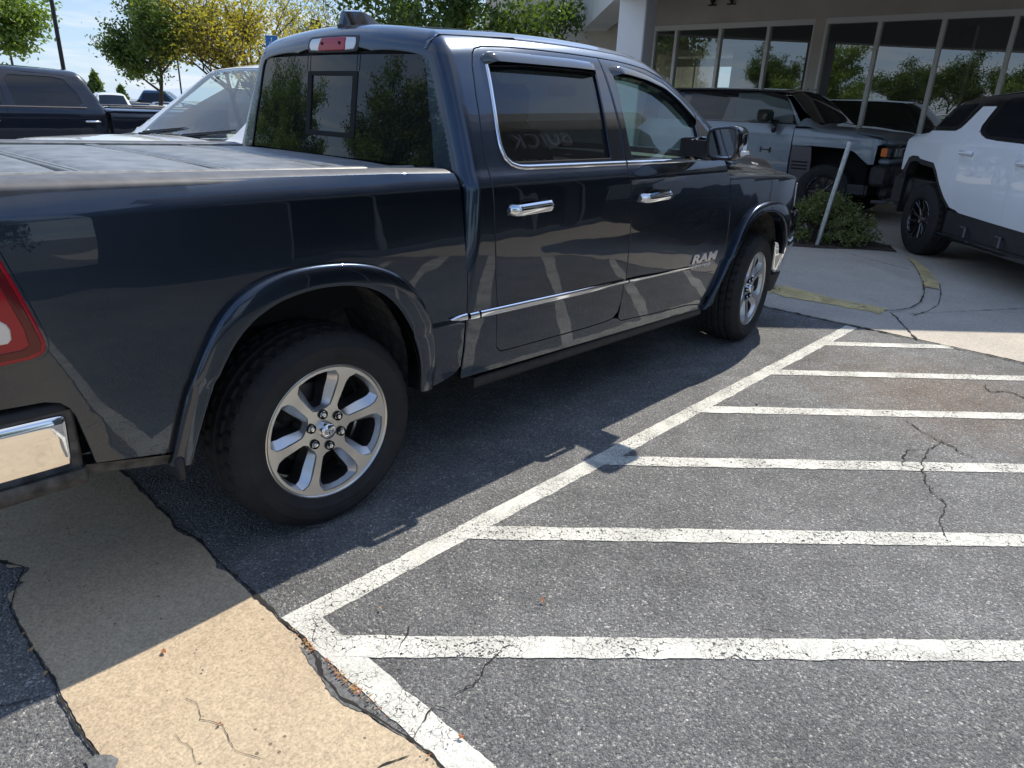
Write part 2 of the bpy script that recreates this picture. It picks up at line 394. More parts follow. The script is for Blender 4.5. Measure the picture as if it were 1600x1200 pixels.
def offs(poly, d):
    """polygon moved inwards by d"""
    a = np.array(poly); s = 1 if area(poly) > 0 else -1
    p, n = np.roll(a, 1, 0), np.roll(a, -1, 0)
    e1 = a-p; e2 = n-a; e1 /= np.maximum(np.linalg.norm(e1, axis=1), 1e-9)[:, None]; e2 /= np.maximum(np.linalg.norm(e2, axis=1), 1e-9)[:, None]
    nn = np.stack([-(e1[:, 1]+e2[:, 1]), e1[:, 0]+e2[:, 0]], -1)*s; nn /= np.maximum(np.linalg.norm(nn, axis=1), 1e-9)[:, None]
    return [tuple(q) for q in a+nn*d]
def ribbon(name, f, pts, m, wid, th, mt, parent, off=0., n=6, step=.02, both=False, ends=True):
    """raised moulding that follows pts (uv) on a surface, half-round section; wid may taper"""
    a = np.array(pts, float); seg = np.linalg.norm(np.diff(a, axis=0), axis=1); s = np.concatenate([[0], np.cumsum(seg)])
    k = max(2, int(s[-1]/step)); q = np.linspace(0, s[-1], k); U = np.stack([np.interp(q, s, a[:, i]) for i in (0, 1)], -1)
    w = np.interp(q, s, wid) if hasattr(wid, '__len__') else np.full(k, wid)
    P = on(f, U, m, off); N = grad(f, P); tg = np.gradient(P, axis=0); tg /= np.linalg.norm(tg, axis=1)[:, None]; sd_ = np.cross(tg, N)
    rows = []
    for i in range(k):
        row = []
        for j in range(n+1):
            t = -1+2*j/n; h = th*(1-abs(t)**6)
            row.append(P[i]+sd_[i]*w[i]/2*t+N[i]*(h-.001))
        rows.append(row)
    b = MB(); b.strip(rows)
    if both: b.mirror_y()
    return b.build(name, mt, parent, smooth=60)

# ================================================================ THE PICKUP
TRUCK = thing('pickup_truck', 'dark blue-grey crew cab pickup with silver six-spoke wheels and folding bed cover in the foreground', 'pickup truck')
P_ = M['paint']
# ---- wheel openings and arches (x, z)
RO = [(-.535, .46), (-.504, .563), (-.477, .644), (-.432, .747), (-.372, .845), (-.305, .911), (-.201, .961), (-.076, .982), (.05, .978), (.15, .957), (.227, .918), (.299, .849), (.368, .739), (.412, .634), (.432, .528), (.433, .455)]
RF = [(-.600, .47), (-.588, .519), (-.557, .629), (-.521, .736), (-.478, .820), (-.413, .930), (-.343, .995), (-.248, 1.040), (-.152, 1.059), (-.045, 1.063), (.075, 1.056), (.184, 1.036), (.282, 1.000), (.363, .945), (.435, .855), (.486, .742), (.517, .638), (.527, .560), (.515, .441)]
FO = [(2.955, .40), (3.001, .497), (3.067, .638), (3.164, .825), (3.257, .918), (3.374, .968), (3.488, .981), (3.639, .968), (3.768, .922), (3.870, .856), (3.945, .776), (3.99, .70), (4.01, .62)]
FF = [(2.90, .37), (2.958, .45), (3.012, .55), (3.085, .713), (3.155, .860), (3.245, .973), (3.362, 1.026), (3.514, 1.046), (3.682, 1.040), (3.834, 1.002), (3.955, .935), (4.03, .855), (4.07, .775), (4.085, .70)]
def resamp(pts, n):
    a = np.array(pts, float); s = np.concatenate([[0], np.cumsum(np.linalg.norm(np.diff(a, axis=0), axis=1))]); q = np.linspace(0, s[-1], n)
    # smooth the traced points a little
    o = np.stack([np.interp(q, s, a[:, i]) for i in (0, 1)], -1)
    for _ in range(int(n*.06)+1):
        o[1:-1] = (o[:-2]+2*o[1:-1]+o[2:])/4
    return o
def arch_trim(Fo, Ff, f, parent, sides='two'):
    a, b = resamp(Ff, 72), resamp(Fo, 72)
    prof = [(0, -.004), (.012, .012), (.035, .021), (.09, .027), (.20, .031), (.5, .035), (.8, .037), (.93, .0375), (.975, .035), (1.0, .027), (1.0, .0), (1.0, -.05)]
    for sg in (-1, 1):
        rows = []
        for p, q in zip(a, b):
            row = []
            for s, h in prof:
                u = p+(q-p)*s; y = solve(f, *m_side(np.array([u[0]]), np.array([u[1]])), 0.)[0, 1]
                row.append((u[0], sg*(-y+h) if sg > 0 else y-h, u[1]))
            rows.append(row)
        m = MB(); m.strip(rows); m.build('wheel_arch_trim', P_, parent, smooth=50)
def well(Fo, parent, y1=.52):
    a = resamp(Fo, 40); c = np.array([(Fo[0][0]+Fo[-1][0])/2, .45])
    for sg in (-1, 1):
        rows = []
        for q in a:
            o = q+(q-c)*.03; rows.append([(q[0], sg*1.0, q[1]), (o[0], sg*.96, o[1]), (o[0], sg*.80, o[1]), (o[0], sg*y1, o[1])])
        m = MB(); m.strip(rows)
        v = [r[-1] for r in rows]; m.add(v+[(c[0], sg*y1, .45)], [(i, i+1, len(v)) for i in range(len(v)-1)])
        m.build('wheel_well', M['plasticd'], parent, smooth=50)
arch_trim(RO, RF, f_bed, TRUCK); arch_trim(FO, FF, f_front, TRUCK)
well(RO, TRUCK); well(FO, TRUCK)
def outw(c, pts, d):
    o = []
    for q in pts:
        v = np.array(q)-np.array(c); v = v/np.linalg.norm(v); o.append((q[0]+v[0]*d, q[1]+v[1]*d))
    return o
# ---- bed sides
ROo = [tuple(q) for q in outw((-.05, .5), resamp(RO, 40), .014)]
bedp = [(.645, 1.333), (.3, 1.342), (-.2, 1.348), (-.58, 1.353), (-.885, 1.357), (-1.262, 1.362), (-1.262, .80), (-1.02, .792), (-.905, .788), (-.868, .776), (-.846, .752), (-.832, .72), (-.808, .594), (-.80, .545), (-.575, .508)]+ROo+[(.50, .437), (.60, .455), (.655, .470), (.688, .50), (.692, .58), (.690, .70), (.683, .90), (.664, 1.10), (.656, 1.23), (.652, 1.30)]
def m_bed(u, v):
    o = np.stack([np.maximum(u, -1.0), 0*u, v], -1); return o, np.stack([np.minimum(u+1.0, 0), 0*u-1, 0*u], -1)
panel('bed_side', f_bed, bedp, m_bed, step=.028, mt=P_, parent=TRUCK, both='two', skirt=.03)
# tailgate and its surroundings
panel('tailgate', f_bed, [(-.80, .82), (-.80, 1.34), (.80, 1.34), (.80, .82)], lambda u, v: (np.stack([0*u-.8, u, v], -1), np.stack([0*u-1, 0*u, 0*u], -1)), step=.06, mt=P_, parent=TRUCK)
# lower dusty valance behind the rear wheel
for sg in (-1, 1):
    m = MB(); rows = []
    for i in range(16):
        t = i/15; x = -.83+t*.25; y = -float(WB(.52))-float(taper(x)); zt = .556-.052*t
        rows.append([(x, sg*-(y+.004), zt), (x, sg*-(y+.012), zt-.012), (x, sg*-(y+.020), zt-.038), (x, sg*-(y+.05), zt-.046), (x, sg*-(y+.2), zt-.046)])
    m.strip([[(a, b, c) for a, b, c in r] for r in rows]); m.build('rear_valance', M['plasticd'], TRUCK, smooth=40)
    m = MB(); m.box((-.605, sg*1.028-.012, .375), (-.535, sg*1.028+.010, .50), bev=.008) if False else m.box((-.588, min(sg*.90, sg*1.008), .418), (-.560, max(sg*.90, sg*1.008), .50), bev=.008)
    m.build('mud_flap', M['plastic'], TRUCK, smooth=40)
# ---- tail lights
tlp = [(-.955, 1.255), (-.934, 1.168), (-.918, 1.114), (-.902, 1.051), (-.887, .985), (-.880, .950), (-.888, .930), (-.922, .919), (-1.29, .905), (-1.29, 1.285), (-.98, 1.285)]
tls = panel('tail_light', f_bed, chaikin(tlp, 1), m_bed, step=.03, mt=M['red'], parent=TRUCK, off=.010, both='two', skirt=.016, bev=.006)
frm = offs(chaikin(tlp, 1), -.012)
panel('tail_light_bezel', f_bed, frm, m_bed, holes=[offs(chaikin(tlp, 1), .001)], step=.03, mt=P_, parent=TRUCK, off=.004, both='two', skirt=.012, bev=.004)
for k, tl in enumerate(tls):
    panel('reversing_lamp', f_bed, [(-.968, 1.030), (-.955, 1.018), (-.950, 1.005), (-.952, .980), (-.960, .972), (-1.12, .968), (-1.12, 1.035)], m_bed, step=.02, mt=M['lens'], parent=tl, off=.013, side=(-1, 1)[k], skirt=.008)
    panel('dark_lens_band', f_bed, [(-.962, 1.245), (-.940, 1.165), (-.924, 1.11), (-.908, 1.05), (-.893, .985), (-.887, .955), (-.893, .938), (-.925, .928), (-1.1, .920), (-1.1, .938), (-.93, .945), (-.912, .955), (-.915, 1.0), (-.938, 1.09), (-.965, 1.18), (-.985, 1.245)], m_bed, step=.02, mt=M['reddark'], parent=tl, off=.0125, side=(-1, 1)[k], skirt=.006)
# ---- rear bumper: chrome skin with a black lower step
def bumper_profile(zs, ins, x_front, name, mt, grow=0.):
    m = MB(); path = []
    for i in range(9): path.append((x_front-.022*0-(i/8)*.30, -.988+.004*i/8))
    for i in range(1, 9):
        a = i/8*math.pi/2; path.append((x_front-.30-.22*math.sin(a), -.984+.22*(1-math.cos(a))))
    path += [(x_front-.525, -.5), (x_front-.53, 0)]
    rows = []
    for x, y in path:
        nx, ny = (0, -1) if y < -.98 else ((-.7, -.7) if y < -.77 else (-1, 0)); 
        rows.append([(x-nx*i_*1., y-ny*i_, z) for z, i_ in zip(zs, ins)])
    # rounded forward end
    f0 = rows[0]; cap = [[(x+dx, y+.9*dy, z) for x, y, z in f0] for dx, dy in ((.020, .05), (.018, .022), (.012, .008), (.006, .002))]
    rows = cap+rows
    k = len(rows); m.strip(rows); m2 = MB(); m2.strip([[(x, -y, z) for x, y, z in r] for r in rows]); m.v += m2.v; m.f += [tuple(i+len(rows)*len(f0) for i in f) for f in m2.f]; m.mi += m2.mi
    return m.build(name, mt, TRUCK, smooth=60)
bumper_profile([.738, .735, .722, .700, .66, .60, .555, .545], [.05, .015, .003, .000, .004, .012, .018, .03], -.872, 'bumper', M['chrome'])
bumper_profile([.545, .550, .535, .505, .495, .49], [.03, .004, .000, .006, .02, .10], -.845, 'bumper_lower_step', M['plasticd'])
bumper_profile([.775, .772, .762, .740, .735], [.06, .03, .012, .010, .05], -.858, 'bumper_top_pad', M['plastic'])
bumper_profile([.74, .72, .55, .53], [.012, .014, .022, .03], -.848, 'bumper_end', M['plasticd'])
# ---- bed rails, inner walls, cover
def sweep_x(prof, xs, name, mt, parent, both=True, zf=None, smooth=45):
    for sg in ((1, -1) if both else (1,)):
        m = MB(); rows = [[(x, sg*y, z+(zf(x) if zf else 0)) for y, z in prof] for x in xs]
        m.strip(rows)
        for r in (rows[0], rows[-1]): m.add(r, [tuple(range(len(r)))])
        m.build(name, mt, parent, smooth=smooth)
ztop = lambda x: -.016*(x+.6)
sweep_x([(-.957, 1.328), (-.957, 1.340), (-.952, 1.350), (-.940, 1.358), (-.915, 1.364), (-.86, 1.366), (-.80, 1.364), (-.765, 1.358), (-.755, 1.345), (-.755, 1.30)], np.linspace(-1.21, .640, 24), 'bed_rail', M['rail'], TRUCK, zf=ztop)
sweep_x([(-.748, 1.30), (-.748, 1.357), (-.742, 1.363), (-.722, 1.365), (-.712, 1.362), (-.710, 1.35)], np.linspace(-1.21, .62, 24), 'cover_side_rail', M['seam'], TRUCK, zf=ztop)
cov = bpy.data.objects.new('folding_bed_cover', None); link(cov, TRUCK)
folds = [-1.20, -.62, -.15, .30, .62]
for a, b in zip(folds[:-1], folds[1:]):
    m = MB(); nx, ny = 20, 30; rows = []
    for i in range(nx+1):
        x = a+.022+(b-a-.044)*i/nx; e = min(i, nx-i)/nx*2
        rows.append([(x, -.706+1.412*j/ny, 1.352+ztop(x)+.010*(1-abs(2*j/ny-1)**6)*(1-(1-e)**8)-(.008 if j in (0, ny) or i in (0, nx) else 0)+.004*math.sin(j/ny*math.pi)) for j in range(ny+1)])
    m.strip(rows); m.build('cover_panel', M['vinyl'], cov, smooth=50)
for x in folds[1:-1]:
    m = MB()
    for dx in (-.020, .004):
        m.strip([[(x+dx+q, y, z+ztop(x)) for q, z in ((0, 1.34), (0, 1.356), (.003, 1.359), (.013, 1.359), (.016, 1.356), (.016, 1.34))] for y in np.linspace(-.706, .706, 12)])
    m.build('cover_hinge', M['seam'], cov, smooth=40)
m = MB(); m.box((-1.19, -.75, .80), (.60, .75, .86)); m.box((-1.2, -.76, .86), (.62, -.75, 1.31)); m.box((-1.2, .75, .86), (.62, .76, 1.31)); m.build('bed_floor', M['dark'], TRUCK)
# ---- cab shell
RD = [(.947, -.748, 1.79), (.973, -.733, 1.812), (1.026, -.724, 1.826), (1.193, -.716, 1.835), (1.40, -.714, 1.838), (1.62, -.714, 1.8385), (1.858, -.716, 1.836), (1.863, 1.769), (1.868, 1.666), (1.868, 1.511), (1.858, 1.42), (1.846, 1.346), (1.848, 1.258), (1.868, 1.185), (1.876, 1.045), (1.881, .851), (1.893, .70), (1.897, .60), (1.885, .540), (1.85, .512), (1.80, .504), (1.625, .502), (1.0, .516), (.945, .519), (.915, .545), (.900, .67), (.866, .871), (.850, 1.115), (.847, 1.22), (.845, 1.3), (.850, 1.371), (.864, 1.476), (.893, 1.631), (.922, 1.74)]
FD = [(1.870, -.716, 1.835), (1.95, -.717, 1.833), (2.047, -.719, 1.829), (2.16, -.725, 1.820), (2.281, -.735, 1.804), (2.428, 1.762), (2.557, 1.700), (2.695, 1.612), (2.78, 1.548), (2.855, 1.480), (2.89, 1.425), (2.905, 1.37), (2.912, 1.322), (2.927, 1.266), (2.962, 1.207), (2.990, 1.076), (3.012, .892), (3.012, .70), (2.995, .58), (2.945, .47), (2.90, .428), (2.86, .418), (2.70, .440), (2.3, .458), (2.028, .474), (1.94, .480), (1.912, .50), (1.907, .60), (1.903, .70), (1.891, .851), (1.886, 1.045), (1.878, 1.185), (1.858, 1.258), (1.856, 1.346), (1.868, 1.42), (1.878, 1.511), (1.878, 1.666), (1.873, 1.769)]
gRD, gFD = GP(RD), GP(FD)
AP = [(3.16, -.865, 1.375), (3.10, -.805, 1.43), (2.85, -.745, 1.575), (2.62, -.690, 1.725), (2.50, -.650, 1.80), (2.42, -.58, 1.855), (2.38, -.45, 1.90), (2.36, -.25, 1.92), (2.355, 0, 1.925)]
shell = [(.672, .47), (.70, .436), (1.5, .415), (2.6, .388), (2.86, .378), (2.915, .395), (2.905, .424), (2.86, .409), (2.70, .431), (2.3, .449), (2.028, .465), (1.94, .470), (1.90, .495), (1.85, .503), (1.80, .495), (1.625, .493), (1.0, .507), (.94, .510), (.907, .54), (.891, .67), (.857, .871), (.841, 1.115), (.838, 1.22), (.836, 1.3), (.841, 1.371), (.855, 1.476), (.884, 1.631), (.913, 1.742), (.940, -.743, 1.797), (.968, -.727, 1.820), (1.024, -.717, 1.834), (1.193, -.709, 1.843), (1.40, -.707, 1.846), (1.62, -.707, 1.8465), (1.867, -.709, 1.844), (2.048, -.712, 1.837), (2.163, -.718, 1.828), (2.284, -.728, 1.812), (2.434, 1.770), (2.563, 1.708), (2.702, 1.620), (2.787, 1.556), (2.864, 1.486), (2.899, 1.428), (2.914, 1.37), (2.92, 1.33), (3.03, 1.30), (3.12, 1.315)]
gs = GP(shell)+GP(AP)+GP([(1.9, 0, 1.93), (1.3, 0, 1.93), (.95, 0, 1.92), (.785, 0, 1.90)])
rear_ap = [(.748, 0, 1.797), (.748, -.3, 1.797), (.750, -.60, 1.790), (.748, -.655, 1.780), (.742, -.682, 1.755), (.722, -.725, 1.60), (.702, -.775, 1.42), (.692, -.795, 1.335), (.69, -.90, 1.325), (.678, -.955, 1.29), (.672, -.985, 1.23), (.678, -1.0, 1.10), (.697, -1.0, .90), (.704, -.99, .70), (.706, -.98, .58), (.700, -.975, .50)]
gs += GP(rear_ap)[:]
cab = panel('cab', f_cab, gs[1:], m_G, step=.014, mt=P_, parent=TRUCK, both=True, skirt=.03, bev=.003)
# inner lining that shuts the door gaps
panel('door_jamb', f_side, [(.70, .44), (2.95, .41), (3.0, 1.2), (2.9, 1.30), (.74, 1.30)], m_side, step=.1, mt=M['dark'], parent=TRUCK, off=-.030, both='two', skirt=0)
# ---- doors
gW1 = [(.948, -.785, 1.745), (.975, -.776, 1.752), (1.2, 1.762), (1.60, 1.766), (1.786, 1.762), (1.792, 1.75), (1.745, 1.40), (1.735, 1.352), (1.05, 1.350), (1.0, 1.362), (.972, 1.385), (.957, 1.43), (.962, 1.52), (.985, 1.62), (1.008, 1.72)]
win1 = GP([(1.014, 1.735), (1.025, 1.752), (1.25, 1.767), (1.6, 1.770), (1.786, 1.768), (1.790, 1.75), (1.762, 1.55), (1.735, 1.358), (1.06, 1.356), (1.015, 1.366), (.980, 1.390), (.966, 1.43), (.968, 1.50), (.990, 1.62)])
win2 = GP([(1.952, 1.752), (1.960, 1.762), (2.10, 1.757), (2.21, 1.745), (2.386, 1.705), (2.50, 1.648), (2.60, 1.580), (2.655, 1.52), (2.66, 1.44), (2.648, 1.352), (1.925, 1.354), (1.922, 1.40), (1.936, 1.58)])
dr = panel('rear_door', f_cab, gRD, m_G, holes=[win1], step=.026, mt=P_, parent=TRUCK, both='two', skirt=.035)
df = panel('front_door', f_cab, gFD, m_G, holes=[win2], step=.026, mt=P_, parent=TRUCK, both='two', skirt=.035)
# black pillar appliques on the doors beside the glass
ap1 = GP([(1.800, 1.775), (1.855, 1.775), (1.861, 1.70), (1.862, 1.511), (1.852, 1.42), (1.842, 1.356), (1.738, 1.356), (1.766, 1.55)])
ap2 = GP([(1.879, 1.775), (1.944, 1.765), (1.928, 1.58), (1.914, 1.40), (1.916, 1.356), (1.860, 1.356), (1.874, 1.42), (1.884, 1.511), (1.884, 1.666)])
ap3 = GP([(2.668, 1.52), (2.70, 1.565), (2.82, 1.455), (2.85, 1.41), (2.86, 1.352), (2.656, 1.352), (2.668, 1.44)])
for k, sg in enumerate((-1, 1)):
    panel('pillar_trim', f_cab, ap1, m_G, step=.04, mt=M['gloss_black'], parent=dr[k], off=.002, side=sg, skirt=.006)
    panel('pillar_trim', f_cab, ap2, m_G, step=.04, mt=M['gloss_black'], parent=df[k], off=.002, side=sg, skirt=.006)
    panel('pillar_trim', f_cab, ap3, m_G, step=.04, mt=M['plastic'], parent=df[k], off=.002, side=sg, skirt=.006)
    panel('window', f_cab, offs(win1, -.012), m_G, step=.05, mt=M['tint'], parent=dr[k], off=-.012, side=sg, skirt=0)
    panel('window', f_cab, offs(win2, -.012), m_G, step=.05, mt=M['clear'], parent=df[k], off=-.012, side=sg, skirt=0)
    def rib(nm, pts, w, th, mt, par, off=0.): 
        o = ribbon(nm, f_cab, GP(pts), m_G, w, th, mt, par, off=off)
        if sg > 0:
            for v in o.data.vertices: v.co.y *= -1
            o.data.flip_normals()
        return o
    rib('window_trim', [(1.008, 1.752), (.983, 1.62), (.958, 1.49), (.952, 1.43), (.962, 1.385), (.992, 1.358), (1.04, 1.345), (1.10, 1.342), (1.846, 1.340)], [.016, .016, .016, .016, .018, .020, .022, .024, .024], .007, M['chrome'], dr[k], .001)
    rib('window_trim', [(1.860, 1.340), (2.3, 1.339), (2.86, 1.338)], .024, .007, M['chrome'], df[k], .001)
    rib('window_seal', [(1.03, 1.360), (1.73, 1.361)], .012, .006, M['dark'], dr[k], -.004)
    rib('side_moulding', [(.772, .7325), (.897, .7305), (1.4, .722), (1.898, .7135)], .034, .009, M['chrome'], dr[k], .004)
    rib('side_moulding', [(1.912, .7135), (2.3, .705), (2.62, .698), (2.80, .696), (2.885, .697)], [.034, .033, .032, .022, .002], .009, M['chrome'], df[k], .004)
    o = ribbon('side_moulding', f_cab, GP([(.708, .7325), (.76, .7325)]), m_G, .034, .009, M['chrome'], TRUCK, off=.004)
    o2 = ribbon('side_moulding', f_bed, [(.590, .742), (.61, .741), (.640, .739), (.686, .737)], m_side, [.002, .014, .028, .034], .009, M['chrome'], TRUCK, off=.004)
    if sg > 0:
        for q in (o, o2):
            for v in q.data.vertices: v.co.y *= -1
            q.data.flip_normals()
    # rain visors: thin tinted shells standing proud of the window tops
    def visor(par, top, bot, nm='rain_visor'):
        A, B = resamp([invG((q[0], -float(WC(q[1])), q[1])) for q in top], 46), resamp([invG((q[0], -float(WC(q[1])), q[1])) for q in bot], 46)
        rows = []
        for i, (p, q) in enumerate(zip(A, B)):
            row = []; e = min(1, i/2.5, (45-i)/2.5)
            for s, h in ((0, .002), (.02, .012), (.15, .022), (.5, .030), (.9, .033), (1, .033), (1, .030), (.5, .027), (.1, .018)):
                u = p+(q-p)*s; P = on(f_cab, [u], m_G); n = grad(f_cab, P); P = (P+n*(h*e+.001))[0]
                row.append((P[0], P[1] if sg < 0 else -P[1], P[2]))
            rows.append(row)
        m = MB(); m.strip(rows); return m.build(nm, VIS, par, smooth=35)
    VIS = M.setdefault('visor', mat('smoked_acrylic', (.06, .062, .068), .06, 0, coat=1))
    visor(dr[k], [(.978, 1.775), (1.005, 1.800), (1.08, 1.806), (1.252, 1.809), (1.6, 1.811), (1.795, 1.805), (1.80, 1.79)], [(1.004, 1.752), (1.05, 1.755), (1.25, 1.757), (1.6, 1.760), (1.78, 1.758), (1.792, 1.757), (1.795, 1.757)])
    visor(df[k], [(1.925, 1.796), (2.011, 1.806), (2.12, 1.797), (2.223, 1.780), (2.40, 1.735), (2.53, 1.670), (2.66, 1.580), (2.69, 1.552)], [(1.945, 1.757), (2.05, 1.754), (2.10, 1.748), (2.205, 1.736), (2.37, 1.700), (2.49, 1.640), (2.60, 1.565), (2.655, 1.52)])
    # door handles
    for par, x0 in ((dr[k], .935), (df[k], 1.955)):
        z0 = 1.170 if par is dr[k] else 1.160
        hb = MB()
        P = on(f_cab, GP([(x0+.14, z0)]), m_G)[0]; yb = abs(P[1])
        L = .275
        rows = []
        for i in range(25):
            t = i/24; x = x0+L*t; e = math.sin(math.pi*min(1, max(0, (t-.10)/.8)))**.5 if .10 < t < .90 else 0
            hh = .0235 if .04 < t < .96 else .015; cz = z0+.010*t
            out = .010+.034*sst(t/.12)*sst((1-t)/.10); inn = -.004 if (t < .16 or t > .86) else .020
            sec = [(yb+inn, cz-hh), (yb+out-.006, cz-hh), (yb+out, cz-hh*.55), (yb+out+.002, cz), (yb+out-.002, cz+hh*.6), (yb+out-.010, cz+hh), (yb+inn, cz+hh)]
            rows.append([(x, sg*a, b) for a, b in sec])
        hb.strip(rows, close=True)
        for r in (rows[0], rows[-1]): hb.add(r, [tuple(range(len(r)))])
        hd_ = hb.build('handle', M['chrome'], par, smooth=45)
        c = MB(); rr = []
        for j in range(9):
            rr.append([(x0+.13+.085*math.cos(a)*(j/8), sg*(yb+.0012-.0*j-(.012 if j < 6 else 0)), z0+.012+.030*math.sin(a)*(j/8)) for a in np.linspace(0, 2*math.pi, 25)])
        c.strip(rr); c.build('handle_recess', M['dark'], hd_, smooth=60)
    # keyhole
    # mirror
mroot = []
for sg in (-1, 1):
    mm = MB(); cy, cz = -1.192, 1.443; rows = []
    # head: superellipse in y-z, deep in x; back face towards -x is the glass
    for x, s, sh in ((2.40, .90, 0), (2.405, .97, 0), (2.425, 1.0, 0), (2.47, 1.0, .004), (2.52, .98, .008), (2.56, .90, .014), (2.585, .76, .018), (2.60, .50, .02), (2.603, .02, .02)):
        r = []
        for k in range(40):
            a = 2*math.pi*k/40; c_, s_ = math.cos(a), math.sin(a); q = 4.2
            ry, rz = .097*s, .092*s; px_ = ry*abs(c_)**(2/q)*np.sign(c_); pz = rz*abs(s_)**(2/q)*np.sign(s_)
            px_ += .018*(pz/.09)*(-1 if px_ < 0 else .4)*0
            r.append((x, cy+px_+sh*.6+.012*(pz/.09)*.6, cz+pz-(.012*(px_/.1) if pz > 0 else -.004)))
        rows.append(r)
    mm.strip(rows[:4], mi=0, close=True)
    mm2 = MB(); mm2.strip(rows[3:], close=True)
    fr = rows[0]; 
    def fl(m_):
        if sg > 0: m_.v = [(a, -b, c) for a, b, c in m_.v]
        return m_
    mo = fl(mm).build('wing_mirror', M['gloss_black'], TRUCK, smooth=50)
    fl(mm2).build('mirror_cap', M['chrome'], mo, smooth=50)
    g = MB(); inner = [(2.408, cy+(y-cy)*.88, cz+(z-cz)*.90) for x, y, z in fr]; rim_ = [(2.398, cy+(y-cy)*.92, cz+(z-cz)*.93) for x, y, z in fr]
    g.add(inner, [tuple(range(40))]); fl(g).build('mirror_glass', M['mirror'], mo, smooth=30)
    g = MB(); g.strip([fr, rim_, inner], close=True); fl(g).build('mirror_rim', M['plastic'], mo, smooth=50)
    g = MB(); g.box((2.445, -1.298, 1.383), (2.545, -1.275, 1.412), bev=.008); fl(g).build('turn_signal', M['lens'], mo, smooth=40)
    g = MB(); g.strip([[(x, y, z) for x, z in ((2.47, 1.452), (2.50, 1.462), (2.60, 1.462), (2.63, 1.448), (2.64, 1.36), (2.60, 1.345), (2.50, 1.345), (2.47, 1.36))] for y in (-.90, -.98, -1.04, -1.10)], close=True)
    fl(g).build('mirror_arm', M['gloss_black'], mo, smooth=40)
    g = MB(); g.box((2.49, -1.09, 1.4635), (2.60, -.99, 1.470), bev=.003); fl(g).build('arm_trim', M['chrome'], mo, smooth=40)
# ---- fender, hood, front
FOo = [tuple(q) for q in outw((3.6, .45), resamp(FO, 40), .014)]
fen = [(2.938, 1.232), (3.2, 1.222), (3.5, 1.206), (3.95, 1.178), (4.16, 1.150), (4.20, 1.12), (4.17, 1.0), (4.16, .95), (4.11, .93), (4.09, .80), (4.08, .68)]+FOo[::-1][:-1]+[(2.955, .44), (3.005, .58), (3.022, .70), (3.022, .892), (3.0, 1.076), (2.972, 1.207)]
panel('front_wing', f_front, fen, m_side, step=.026, mt=P_, parent=TRUCK, both='two', skirt=.03)
def ye(x): return -(float(WC(HC(x)-.02))+float(taper(x)))+.006
hoodp = [(x, ye(x)) for x in (2.955, 3.1, 3.3, 3.5, 3.7, 3.9, 4.1, 4.2)]+[(4.30, -.85), (4.36, -.78), (4.45, -.62), (4.52, -.4), (4.56, -.2), (4.57, 0), (3.42, 0), (3.38, -.3), (3.30, -.55), (3.16, -.80), (3.02, -.90), (2.965, -.93)]
panel('bonnet', f_front, hoodp, m_top, step=.03, mt=P_, parent=TRUCK, both=True, skirt=.03)
m = MB(); m.strip([[(3.10, y, 1.30), (3.20, y, 1.315-.02*(y/.8)**2), (3.50, y, 1.275)] for y in np.linspace(-.84, .84, 20)]); m.build('cowl', M['plastic'], TRUCK, smooth=50)
panel('windscreen', f_cab, GP(AP[1:])+GP([(3.44, 0, 1.33), (3.40, -.3, 1.335), (3.32, -.55, 1.345), (3.18, -.78, 1.365)]), m_G, step=.06, mt=M['wind'], parent=TRUCK, off=-.004, both=True, skirt=0)
# hood emblem, front face
for sg in (-1, 1):
    g = MB(); P0 = on(f_front, [(4.0, -.685)], m_top)[0]; P1 = on(f_front, [(4.0, -.645)], m_top)[0]; d = (P1-P0)/np.linalg.norm(P1-P0); n = grad(f_front, P0[None])[0]
    for i in range(3):
        for j in range(2):
            a = P0+d*(j*.030-.01)+np.array([i*.06-.06, 0, -i*.006]); q = [a, a+np.array([.045, 0, -.004]), a+np.array([.045, 0, -.004])+d*.020, a+d*.020]
            v = [tuple(t+n*.004) for t in q]+[tuple(t-n*.004) for t in q]
            if sg > 0: v = [(x, -y, z) for x, y, z in v]
            g.add(v, [(0, 1, 2, 3), (0, 4, 5, 1), (1, 5, 6, 2), (2, 6, 7, 3), (3, 7, 4, 0)])
    g.build('bonnet_badge', M['letter'], TRUCK)
hlp = chaikin([(4.155, 1.118), (4.20, 1.135), (4.36, 1.10), (4.42, 1.0), (4.36, .955), (4.19, .955), (4.165, 1.0)], 1)
def m_hl(u, v):
    o = np.stack([np.minimum(u, 3.9), 0*u, v], -1); return o, np.stack([np.maximum(u-3.9, 0), 0*u-1, 0*u], -1)
hls = panel('headlight', f_front, hlp, m_hl, step=.03, mt=M['lens'], parent=TRUCK, both='two', off=.004, skirt=.02)
panel('grille', f_front, [(-.80, .74), (-.62, 1.02), (-.55, 1.06), (.55, 1.06), (.62, 1.02), (.80, .74)], m_fwd, step=.05, mt=M['gloss_black'], parent=TRUCK, off=.004)
panel('grille_surround', f_front, [(-.84, .74), (-.80, 1.10), (.80, 1.10), (.84, .74)], m_fwd, holes=[[(-.78, .75), (-.62, 1.0), (-.55, 1.04), (.55, 1.04), (.62, 1.0), (.78, .75)]], step=.05, mt=P_, parent=TRUCK)
